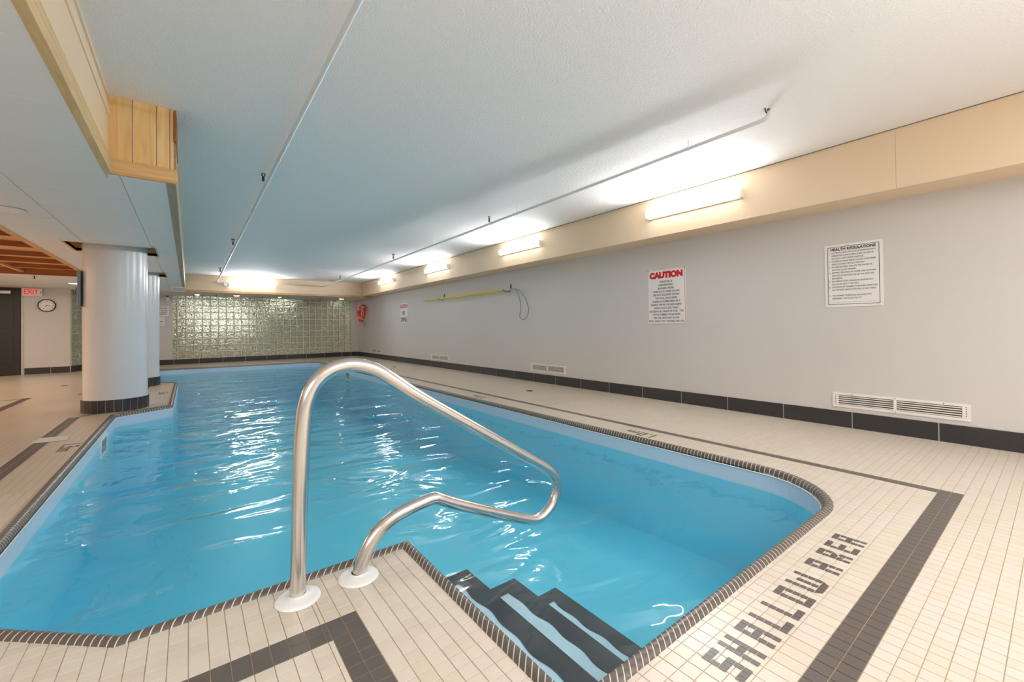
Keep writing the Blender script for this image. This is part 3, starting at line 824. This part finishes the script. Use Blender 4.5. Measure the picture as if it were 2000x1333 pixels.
MB().box((-.57, -.075, -.042), (.57, -.028, .042), bev=.014).build('diffuser', M_glow, e)
for s_ in (-1, 1): MB().box((s_*.57, -.078, -.044), (s_*.60, -.02, .044), bev=.006).build('end_cap', M_white, e)
lamp_area((1.49, BFY-.079, 2.31), (1, 0, 0), (0, -1, .4), 1.1, TUBE_W)
MB().box((-.70, -.06, -.06), (-.62, 0, .055), bev=.006).build('junction_box', M_vent, e)
MB().tube([(-.66, -.03, .0), (-.86, -.03, .012)], .010, n=8).build('conduit', M_pipe, e)

def downlight(x, y, label, r=0.075, mm=M_down, z=SZ):
    e = empty('downlight', (x, y, z)); tag(e, label, 'light', 'recessed downlights in the low ceiling')
    MB().lathe([(r+.02, .0), (r+.018, -.005), (r, -.004), (r-.004, .006)], (0, 0, 0), n=28).build('trim_ring', M_white, e)
    MB().lathe([(0.0, -.002), (r, -.002)], (0, 0, 0), n=28).build('lens', mm, e)
downlight(-1.99, 13.1, 'small glowing downlight left of the near column in front of the clock wall')
downlight(1.17, 15.45, 'glowing downlight over the left part of the glass blocks')
downlight(2.37, 15.62, 'glowing downlight over the middle of the glass blocks', r=.05)
downlight(4.27, 15.45, 'glowing downlight over the right end of the glass blocks')
downlight(0.2, 15.55, 'glowing downlight over the left end of the glass blocks', r=.06)
downlight(-1.24, 5.48, 'unlit round fixture in the soffit above the left deck', r=.10, mm=M_white, z=SZ-.003)
for x, y, lb in ((-3.4, 13.4, 'glowing downlight left of the exit sign'), (-4.9, 13.2, 'glowing downlight in front of the black door'), (-3.0, 2.0, 'glowing downlight over the near left deck')): downlight(x, y, lb, r=.09)

# ---------------------------------------------------------------- sprinkler pipes
def pipe_z(y): return 2.552-0.0130*y
def head(x, y, z, parent, s=1.0):
    h = MB().tube([(x, y, z), (x, y, z+.03*s)], .009*s, n=8).tube([(x, y, z+.03*s), (x+.012*s, y, z+.05*s), (x, y, z+.068*s)], .0045*s, n=6)
    h.tube([(x, y, z+.03*s), (x-.012*s, y, z+.05*s), (x, y, z+.068*s)], .0045*s, n=6).lathe([(0, .068*s), (.026*s, .069*s), (.026*s, .073*s), (0, .074*s)], (x, y, z), n=12)
    o = h.build('sprinkler_head', M_iron); inv(parent, o)
def sprinkler_line(name, x, y0, y1, heads, label, elbow):
    e = empty(name, (x, y0, pipe_z(y0))); tag(e, label, 'pipe')
    r = .015
    pts = [(x, y, pipe_z(y)) for y in np.linspace(y0, y1, 8)]
    if elbow: pts = [(x+.004, y0-.035, pipe_z(y0)+.055), (x+.003, y0-.030, pipe_z(y0)+.02), (x, y0-.012, pipe_z(y0)+.004)]+pts
    inv(e, MB().tube(pts, r, n=12).build('pipe_run', M_pipe))
    for y in heads:
        z = pipe_z(y); inv(e, MB().tube([(x, y-.03, z), (x, y+.03, z)], r*1.35, n=12).tube([(x, y, z), (x-.02, y, z+.012), (x-.03, y, z+.025)], .010, n=8).build('tee_fitting', M_pipe))
        head(x-.03, y, z+.015, e, s=1.35)
    for y in np.arange(y0+.6, y1, 2.4):
        z = pipe_z(y); zc = ceil_z(y)
        inv(e, MB().tube([(x+r*1.3*math.sin(a), y, z-r*1.3*math.cos(a)) for a in np.linspace(-2.6, 2.6, 9)], .003, n=5).tube([(x, y, z+r*1.2), (x, y, zc+.01)], .0035, n=6).build('hanger', M_pipe))
    return e
L_ = sprinkler_line('sprinkler_pipe', 0.633, YB, BFY, [4.90, 8.58, 12.3], 'white sprinkler pipe hung from the ceiling over the left half of the pool', False)
R_ = sprinkler_line('sprinkler_pipe', 3.43, 1.35, BFY, [4.95, 8.5, 12.4], 'white sprinkler pipe on the ceiling nearer the right wall, ending in an elbow', True)
x, y, z = 3.43, 1.315, pipe_z(1.35)+.055
h = MB().lathe([(0, .062), (.052, .06), (.054, .050), (0, .052)], (x, y, z), n=16).tube([(x, y, z-.005), (x, y, z+.055)], .010, n=8)
h.tube([(x+.036*math.sin(a), y+.01, z+.020-.032*math.cos(a)) for a in np.linspace(0, 2*math.pi, 14)], .0050, n=5)
inv(R_, h.build('sprinkler_head', M_iron))
# far end brackets
inv(L_, MB().box((.50, BFY-.03, 2.345), (.78, BFY, 2.362)).build('bracket', M_pipe))
inv(R_, MB().tube([(3.43, BFY-.02, pipe_z(BFY)), (2.6, BFY-.02, pipe_z(BFY)+.005)], .010, n=8).build('side_run', M_pipe))

for x, y, lb in ((-2.30, 11.75, 'pendant sprinkler head left of the timber bay end'), (-2.12, 14.3, 'pendant sprinkler head beside the angled glass blocks'),
             (0.645, 15.2, 'pendant sprinkler head above the left glass blocks'), (1.85, 15.4, 'pendant sprinkler head above the middle glass blocks'), (3.5, 15.15, 'pendant sprinkler head above the right glass blocks')):
    e = empty('pendant_sprinkler', (x, y, SZ)); tag(e, lb, 'sprinkler', 'pendant sprinklers in the low ceiling')
    MB().lathe([(0, -.001), (.032, -.002), (.034, 0)], (0, 0, 0), n=14).build('escutcheon', M_iron, e)
    MB().tube([(0, 0, 0), (0, 0, -.045)], .009, n=8).lathe([(0, -.045), (.02, -.046), (.02, -.05), (0, -.05)], (0, 0, 0), n=10).build('head', M_iron, e)
# hatch / diffuser at the end of the soffit
e = empty('ceiling_hatch', (-.205, 13.55, SZ)); tag(e, 'white framed access hatch in the soffit end', 'hatch')
s_ = MB()
for p, q in (((-.15, -.62, -.022), (.14, -.56, 0)), ((-.15, .56, -.022), (.14, .62, 0)), ((-.15, -.56, -.022), (-.11, .56, 0)), ((.10, -.56, -.022), (.14, .56, 0))): s_.box(p, q)
s_.build('frame', M_white, e); MB().box((-.11, -.56, -.008), (.10, .56, 0)).build('panel', M_panel, e)

# ---------------------------------------------------------------- handrail
def catmull(P, n=8):
    P = [Vector(p) for p in P]; Q = [P[0]*2-P[1]]+P+[P[-1]*2-P[-2]]; res = []
    for i in range(1, len(Q)-2):
        for k in range(n):
            t = k/n; a, b_, c, d = Q[i-1], Q[i], Q[i+1], Q[i+2]
            res.append(0.5*((2*b_)+(c-a)*t+(2*a-5*b_+4*c-d)*t*t+(3*b_-a-3*c+d)*t**3))
    res.append(P[-1]); return res
RY = 1.743
rail = empty('pool_handrail', (0.32, RY, 0)); tag(rail, 'brushed stainless steel handrail curving over the pool steps', 'handrail')
rp = [(.318, 0.0), (.325, .25), (.333, .50), (.340, .64), (.352, .725), (.385, .797), (.445, .843), (.525, .856), (.610, .833), (.690, .781), (.80, .703), (1.022, .562), (1.325, .371), (1.49, .266),
      (1.575, .208), (1.625, .150), (1.636, .090), (1.61, .025), (1.56, -.018), (1.505, -.036), (1.44, -.026), (1.32, .034-.01), (1.074, .137), (.96, .192), (.905, .222), (.872, .231), (.82, .226), (.75, .214), (.69, .198), (.64, .172), (.60, .135), (.568, .085), (.548, .03), (.543, 0)]
pts = catmull([(a, RY, b_) for a, b_ in rp], 7)
inv(rail, MB().tube(pts, .0275, n=28).build('tube', M_steel))
for x, lab in ((.320, 'n'), (.541, 'f')):
    fl = MB().lathe([(0.0272, .020), (.031, .017), (.036, .0135), (.060, .010), (.072, .007), (.077, .003), (.078, 0.0)], (x, RY, 0.001), n=44)
    inv(rail, fl.build('flange', M_white))

# ---------------------------------------------------------------- wall vents
def vent(y0, y1, z0, z1, label):
    W_, H_ = y1-y0, z1-z0
    e = empty('wall_vent', (WX, (y0+y1)/2, (z0+z1)/2)); tag(e, label, 'vent', 'white louvred vents low on the right wall')
    fr_ = .023; s_ = MB()
    s_.box((-.010, -W_/2, -H_/2), (0, W_/2, -H_/2+fr_)); s_.box((-.010, -W_/2, H_/2-fr_), (0, W_/2, H_/2))
    s_.box((-.010, -W_/2, -H_/2+fr_), (0, -W_/2+fr_, H_/2-fr_)); s_.box((-.010, W_/2-fr_, -H_/2+fr_), (0, W_/2, H_/2-fr_))
    s_.build('frame', M_vent, e)
    MB().box((-.002, -W_/2+fr_, -H_/2+fr_), (-.0005, W_/2-fr_, H_/2-fr_)).build('duct', M_ventd, e)
    n = 5; hh = H_-2*fr_; first = None
    for k in range(n):
        z = -H_/2+fr_+hh*(k+.5)/n
        if first is None:
            first = MB().add([(-.009, -W_/2+fr_, -.006), (-.009, W_/2-fr_, -.006), (-.002, W_/2-fr_, -.001), (-.002, -W_/2+fr_, -.001), (-.0095, -W_/2+fr_, .001), (-.0095, W_/2-fr_, .001), (-.002, W_/2-fr_, .003), (-.002, -W_/2+fr_, .003)],
                             [(0, 1, 2, 3), (7, 6, 5, 4), (0, 4, 5, 1), (3, 2, 6, 7)]).build('louvre', M_vent, e); o = first
        else: o = first.copy(); COL.objects.link(o)
        o.location = (0, 0, z)
    for yy in (-W_/2+fr_+.015, 0, W_/2-fr_-.015):
        MB().box((-.0125, yy-.010, -H_/2+fr_), (-.004, yy+.010, H_/2-fr_), bev=.002).build('mullion', M_vent, e)
    for yy, zz in ((-W_/3, H_/2-fr_/2), (0, H_/2-fr_/2), (W_/3, H_/2-fr_/2), (0, -H_/2+fr_/2)):
        MB().lathe([(0, .0115), (.004, .011), (.005, .009)], (0, yy, zz), axis=(-1, 0, 0), n=8).build('screw', M_drain, e)
vent(.468, 1.390, .195, .335, 'white louvred wall vent nearest the camera above the black base tiles')
vent(5.08, 5.99, .197, .335, 'white louvred wall vent below the yellow pole end, second from the camera')
vent(9.09, 10.03, .187, .322, 'white louvred wall vent third from the camera')
vent(13.58, 14.55, .187, .322, 'small-looking white louvred wall vent nearest the far corner')

# ---------------------------------------------------------------- signs on the right wall
RX, UP = (0, -1, 0), (0, 0, 1)
def wall_sign(name, y_hi, y_lo, z0, z1, label, th=.006, bm=None, group=None):
    e = empty(name, (WX, (y_hi+y_lo)/2, z0)); tag(e, label, 'sign')
    o = MB().box((WX-th, y_lo, z0), (WX, y_hi, z1), bev=.0015).build('board', bm or M_sign); inv(e, o); return e
def border(e, y_hi, y_lo, z0, z1, ins, w_, m_, th=.006):
    s_ = MB(); x0, x1 = WX-th-.0008, WX-th+.0005
    a, b_, c, d = y_lo+ins, y_hi-ins, z0+ins, z1-ins
    s_.box((x0, a, c), (x1, b_, c+w_)).box((x0, a, d-w_), (x1, b_, d)).box((x0, a, c+w_), (x1, a+w_, d-w_)).box((x0, b_-w_, c+w_), (x1, b_, d-w_))
    inv(e, s_.build('border', m_))
def fit_text(e, s, size, m_, origin, width, align, bold=0.0, xd=RX):
    o = text_obj('lettering', s, size, m_, None, origin, xd, UP, align, bold)
    bpy.context.view_layer.update()
    wd = o.dimensions.x
    if width and wd > 0:
        k = width/wd
        M = o.matrix_basis.copy()
        for i in range(3): M[i][0] *= k
        o.matrix_basis = M
    me = bpy.data.meshes.new_from_object(o); M = o.matrix_basis.copy(); bpy.data.objects.remove(o)
    o = bpy.data.objects.new('lettering', me); COL.objects.link(o); o.matrix_basis = M
    o.parent = e; o.matrix_parent_inverse = Matrix.Translation(-Vector(e.location)); return o
# caution sign
e = wall_sign('caution_sign', 3.475, 2.917, 1.018, 1.756, 'white CAUTION sign with red heading and thin red border')
border(e, 3.475, 2.917, 1.018, 1.756, .006, .004, mat('pale_red', srgb(222, 120, 128), .5))
xs_ = WX-.0068
fit_text(e, 'CAUTION', .105, M_red, (xs_, 3.196, 1.672), .490, 'CENTER', .0085)
lines = ['THIS POOL IS', 'UNSUPERVISED.', 'BATHERS UNDER', 'TWELVE (12) YEARS OF AGE', 'ARE NOT ALLOWED WITHIN', 'THE POOL ENCLOSURE', 'UNLESS ACCOMPANIED BY A', 'PARENT OR HIS OR HER AGENT',
         'WHO IS NOT LESS THAN', 'SIXTEEN (16) YEARS OF AGE.  THE', 'TOTAL NUMBER OF BATHERS', 'ON THE DECK AND IN THE', 'POOL SHALL NOT EXCEED TEN (10).']
wds = [.19, .215, .235, .395, .385, .325, .41, .455, .35, .50, .405, .375, .515]
for i, (t_, wd) in enumerate(zip(lines, wds)):
    fit_text(e, t_, .034, M_grey, (xs_, 3.196, 1.585-.0438*i), wd, 'CENTER', .0006)
for (yy, zz) in ((3.466, 1.742), (2.926, 1.742)): inv(e, MB().lathe([(0, .002), (.007, .0015), (.008, 0)], (WX-.006, yy, zz), axis=(-1, 0, 0), n=10).build('screw', M_black))
# health regulations
e = wall_sign('health_sign', 1.436, .993, 1.163, 1.772, 'white HEALTH REGULATIONS notice with black border')
border(e, 1.436, .993, 1.163, 1.772, .024, .004, M_black)
fit_text(e, 'HEALTH REGULATIONS', .037, M_black, (xs_, 1.2145, 1.722), .345, 'CENTER', .0012)
hl = [('1.', 'NO PERSON INFECTED WITH A COMMUNICABLE', .335), ('', 'DISEASE OR HAVING OPEN SORES ON HIS OR', .32), ('', 'HER BODY SHALL ENTER THE POOL.', .25), ('2.', 'NO PERSON SHALL BRING A GLASS CONTAINER', .335), ('', 'ONTO THE DECK OR INTO THE POOL.', .255),
      ('3.', 'NO PERSON SHALL POLLUTE THE WATER IN', .305), ('', 'THE POOL IN ANY MANNER.', .19), ('4.', 'SPITTING, SPOUTING OF WATER, AND BLOWING', .335), ('', 'THE NOSE IN THE POOL OR ON THE DECK ARE', .32), ('', 'PROHIBITED.', .085),
      ('5.', 'NO PERSON SHALL ENGAGE IN BOISTEROUS', .31), ('', 'PLAY IN OR ABOUT THE POOL.', .21), ('6.', 'THE MAXIMUM NUMBER OF BATHERS PERMITTED', .345), ('', 'ON THE DECK AND IN THE POOL AT ANY TIME IS', .335), ('', '', 0),
      ('7.', 'THE NEAREST TELEPHONE AVAILABLE FOR', .30), ('', 'EMERGENCY USE IS LOCATED AT', .225), ('', '', 0)]
for i, (n_, t_, wd) in enumerate(hl):
    z = 1.690-.0278*i
    if n_: fit_text(e, n_, .019, M_grey, (xs_, 1.402, z), None, 'LEFT')
    if t_: fit_text(e, t_, .0195, M_grey, (xs_, 1.378, z), wd, 'LEFT')
inv(e, MB().box((xs_-.0002, 1.04, 1.208), (xs_+.0008, 1.37, 1.2092)).build('rule', M_grey))
# no diving
e = wall_sign('no_diving_sign', 12.05, 11.50, 1.157, 1.747, 'white sign reading CAUTION NO DIVING on the right wall')
border(e, 12.05, 11.50, 1.157, 1.747, .004, .004, mat('pale_red2', srgb(222, 150, 150), .5))
fit_text(e, 'CAUTION', .155, M_red, (xs_, 11.775, 1.645), .50, 'CENTER', .005)
fit_text(e, 'NO', .16, M_black, (xs_, 11.775, 1.455), .17, 'CENTER', .006)
fit_text(e, 'DIVING', .17, M_black, (xs_, 11.775, 1.255), .42, 'CENTER', .006)
# rescue sign behind the ring
e = wall_sign('rescue_sign', 16.0, 15.66, 1.54, 1.82, 'small white sign with red lettering beside the life ring')
for i, t_ in enumerate(('EMERGENCY', 'TELEPHONE', 'POOL')): fit_text(e, t_, .075, M_red, (xs_, 15.83, 1.765-.085*i), .28, 'CENTER', .002)
e = wall_sign('paper_notice', 15.98, 15.68, 1.20, 1.50, 'small plain white notice below the red lettered sign by the corner')
inv(e, MB().box((xs_-.0002, 15.80, 1.42), (xs_+.0008, 15.84, 1.48)).build('ink_mark', M_black))

# ---------------------------------------------------------------- rescue pole on hooks
pole = empty('rescue_pole', (WX-.08, 8.5, 1.725)); tag(pole, 'yellow rescue pole with grey loop hung on the right wall', 'pole')
px0 = WX-.075
inv(pole, MB().tube([(px0, 10.29, 1.727), (px0, 9.9, 1.727), (px0, 6.80, 1.727)], [.014, .017, .019], n=14).build('shaft', M_yellow))
inv(pole, MB().tube([(px0, 6.80, 1.727), (px0, 6.42, 1.735)], .010, n=8).build('loop_stem', M_steel))
lp = catmull([(px0, 6.44, 1.735), (px0, 6.30, 1.72), (px0+.01, 6.19, 1.66), (px0+.015, 6.08, 1.547), (px0+.015, 5.99, 1.38), (px0+.015, 5.985, 1.26), (px0+.015, 6.05, 1.17), (px0+.015, 6.13, 1.139), (px0+.015, 6.21, 1.17), (px0+.015, 6.24, 1.22), (px0+.015, 6.21, 1.33), (px0+.015, 6.22, 1.48), (px0+.01, 6.27, 1.62), (px0, 6.32, 1.715)], 5)
inv(pole, MB().tube(lp, .0058, n=8).build('loop', M_cord))
for y, lb in ((9.30, 'dark iron hook holding the tapered far end of the yellow pole'), (6.58, 'dark iron hook holding the loop end of the yellow pole')):
    e = empty('wall_hook', (WX, y, 1.72)); tag(e, lb, 'hook')
    inv(e, MB().box((WX-.006, y-.02, 1.735), (WX, y+.02, 1.845), bev=.002).build('back_plate', M_iron))
    inv(e, MB().tube(catmull([(WX-.004, y, 1.75), (WX-.02, y+.02, 1.712), (WX-.06, y+.03, 1.698), (WX-.10, y+.06, 1.705), (WX-.125, y+.09, 1.745)], 5), .007, n=8).build('hook_arm', M_iron))

# ---------------------------------------------------------------- life ring
lr = empty('life_ring', (WX-.12, 15.22, 1.52)); tag(lr, 'orange-red life ring with pale rope hanging by the far corner', 'life ring')
cx, cyy, cz = WX-.13, 15.22, 1.555
ring = [(cx+.02*math.cos(a), cyy+.265*math.sin(a), cz+.255*math.cos(a)) for a in np.linspace(0, 2*math.pi, 41)[:-1]]
inv(lr, MB().tube(ring, .062, n=16, closed=True).build('ring', M_orange))
for k in range(4):
    a0 = math.pi/4+k*math.pi/2
    seg = [(cx+.02*math.cos(a), cyy+.265*math.sin(a), cz+.255*math.cos(a)) for a in np.linspace(a0-.13, a0+.13, 5)]
    inv(lr, MB().tube(seg, .065, n=14, caps=False).build('band', M_rope))
rope = [(cx-.05+.02*math.sin(3*a), cyy+(.33+.02*math.sin(4*a))*math.sin(a), cz+(.325+.02*math.cos(4*a))*math.cos(a)) for a in np.linspace(0, 2*math.pi, 49)[:-1]]
inv(lr, MB().tube(rope, .0095, n=7, closed=True).build('grab_rope', M_rope))
coil = catmull([(cx-.05, 15.2, 1.30), (cx-.06, 15.32, 1.22), (cx-.05, 15.25, 1.12), (cx-.06, 15.1, 1.16), (cx-.05, 15.18, 1.27), (cx-.06, 15.28, 1.15), (cx-.05, 15.17, 1.06)], 6)
inv(lr, MB().tube(coil, .009, n=6).build('hanging_rope', M_rope))
inv(lr, MB().tube([(WX, cyy, cz+.30), (WX-.10, cyy, cz+.30), (WX-.13, cyy, cz+.345)], .010, n=7).build('bracket', M_iron))

# ---------------------------------------------------------------- far wall signs and door wall
FX = (1, 0, 0)
def far_sign(name, x0, x1, z0, z1, y, label, cat='sign', m_=M_sign, th=.006):
    e = empty(name, ((x0+x1)/2, y, z0)); tag(e, label, cat)
    inv(e, MB().box((x0, y-th, z0), (x1, y, z1), bev=.0015).build('board', m_)); return e
e = far_sign('rules_sign', -1.02, -.462, 1.43, 1.73, FY, 'white sign with black lettering on the far wall right of the columns')
yy = FY-.0068
fit_text(e, 'IN CASE OF POOL ALERT', .05, M_black, (-.50, yy, 1.665), .42, 'RIGHT', .001, FX)
for i, t_ in enumerate(('PRESS THE EMERGENCY BUTTON', 'AND CLEAR THE POOL. CONTACT', 'THE SUPERINTENDENT.')): fit_text(e, t_, .038, M_black, (-.50, yy, 1.60-.052*i), .46, 'RIGHT', .0008, FX)
e = far_sign('plain_notice', -.95, -.557, 1.17, 1.40, FY, 'plain off-white notice below the lettered sign on the far wall', m_=M_vent)
inv(e, MB().box((-.72, yy, 1.27), (-.60, yy+.001, 1.285)).build('ink_line', M_grey))
e = empty('alarm_box', (-.49, FY, 1.95)); tag(e, 'small white alarm box at the top left of the glass blocks', 'alarm')
inv(e, MB().box((-.525, FY-.05, 1.885), (-.455, FY, 2.0), bev=.006).build('case', M_white)); inv(e, MB().box((-.52, FY-.03, 2.0), (-.47, FY, 2.03)).build('mount', M_black))

# clock
CXk, CZk, CYk = -2.722, 1.648, 14.95
ck = empty('wall_clock', (CXk, CYk, CZk)); tag(ck, 'round wall clock with a black rim below the exit sign', 'clock')
inv(ck, MB().lathe([(.128, .0), (.150, .006), (.154, .02), (.148, .034), (.138, .036), (.134, .026)], (CXk, CYk, CZk), axis=(0, -1, 0), n=40).build('rim', M_black))
inv(ck, MB().lathe([(0, .022), (.136, .022)], (CXk, CYk, CZk), axis=(0, -1, 0), n=40).build('dial', M_sign))
for k in range(1, 13):
    a = math.radians(30*k)
    fit_text(ck, str(k), .030, M_grey, (CXk+.108*math.sin(a), CYk-.0235, CZk+.108*math.cos(a)), None, 'CENTER', .0006, FX)
for a, L, w_ in ((math.radians(218), .095, .004), (math.radians(104), .062, .005)):
    d = Vector((math.sin(a), 0, math.cos(a))); p = Vector((CXk, CYk-.027, CZk)); q = p+d*L; s = Vector((d.z, 0, -d.x))*w_
    v = [p-d*.012-s, p-d*.012+s, q+s*.5, q-s*.5]; v2 = [x+Vector((0, .002, 0)) for x in v]
    inv(ck, MB().add(v+v2, [(0, 1, 2, 3), (7, 6, 5, 4), (0, 4, 5, 1), (1, 5, 6, 2), (2, 6, 7, 3), (3, 7, 4, 0)]).build('hand', M_black))
# exit sign
e = empty('exit_sign', (-2.945, 14.95, 1.87)); tag(e, 'white EXIT sign box with red letters above the clock', 'sign')
inv(e, MB().box((-3.105, 14.86, 1.868), (-2.785, 14.95, 2.05), bev=.006).build('case', M_sign))
fit_text(e, 'EXIT', .17, mat('exit_red', srgb(220, 20, 50), .5, emit=(srgb(220, 20, 50), .35)), (-2.965, 14.858, 1.957), .235, 'CENTER', .003, FX)
inv(e, MB().add([(-2.812, 14.858, 1.985), (-2.812, 14.858, 1.925), (-2.796, 14.858, 1.955), (-2.812, 14.861, 1.985), (-2.812, 14.861, 1.925), (-2.796, 14.861, 1.955)], [(0, 1, 2), (0, 3, 4, 1), (1, 4, 5, 2), (2, 5, 3, 0)]).build('arrow', M_grey))
# door
dr = empty('door_1', (-3.9, 14.95, 0)); struct(dr, 'black double door at the left edge with a white closer', 'door')
for x0, x1 in ((-4.04, -3.125), (-4.96, -4.05)):
    inv(dr, MB().box((x0, 14.915, .005), (x1, 14.95, 2.05), bev=.003).build('door_leaf', M_door))
    inv(dr, MB().box((x0+.12, 14.910, .25), (x1-.12, 14.916, .95), bev=.004).box((x0+.12, 14.910, 1.1), (x1-.12, 14.916, 1.85), bev=.004).build('door_panel', M_door))
inv(dr, MB().box((-3.62, 14.86, 1.912), (-3.285, 14.915, 1.975), bev=.004).build('closer', M_white))
inv(dr, MB().box((-3.125, 14.90, 0), (-3.112, 14.955, 2.055)).box((-4.99, 14.90, 0), (-4.965, 14.955, 2.055)).build('door_frame', M_vent))
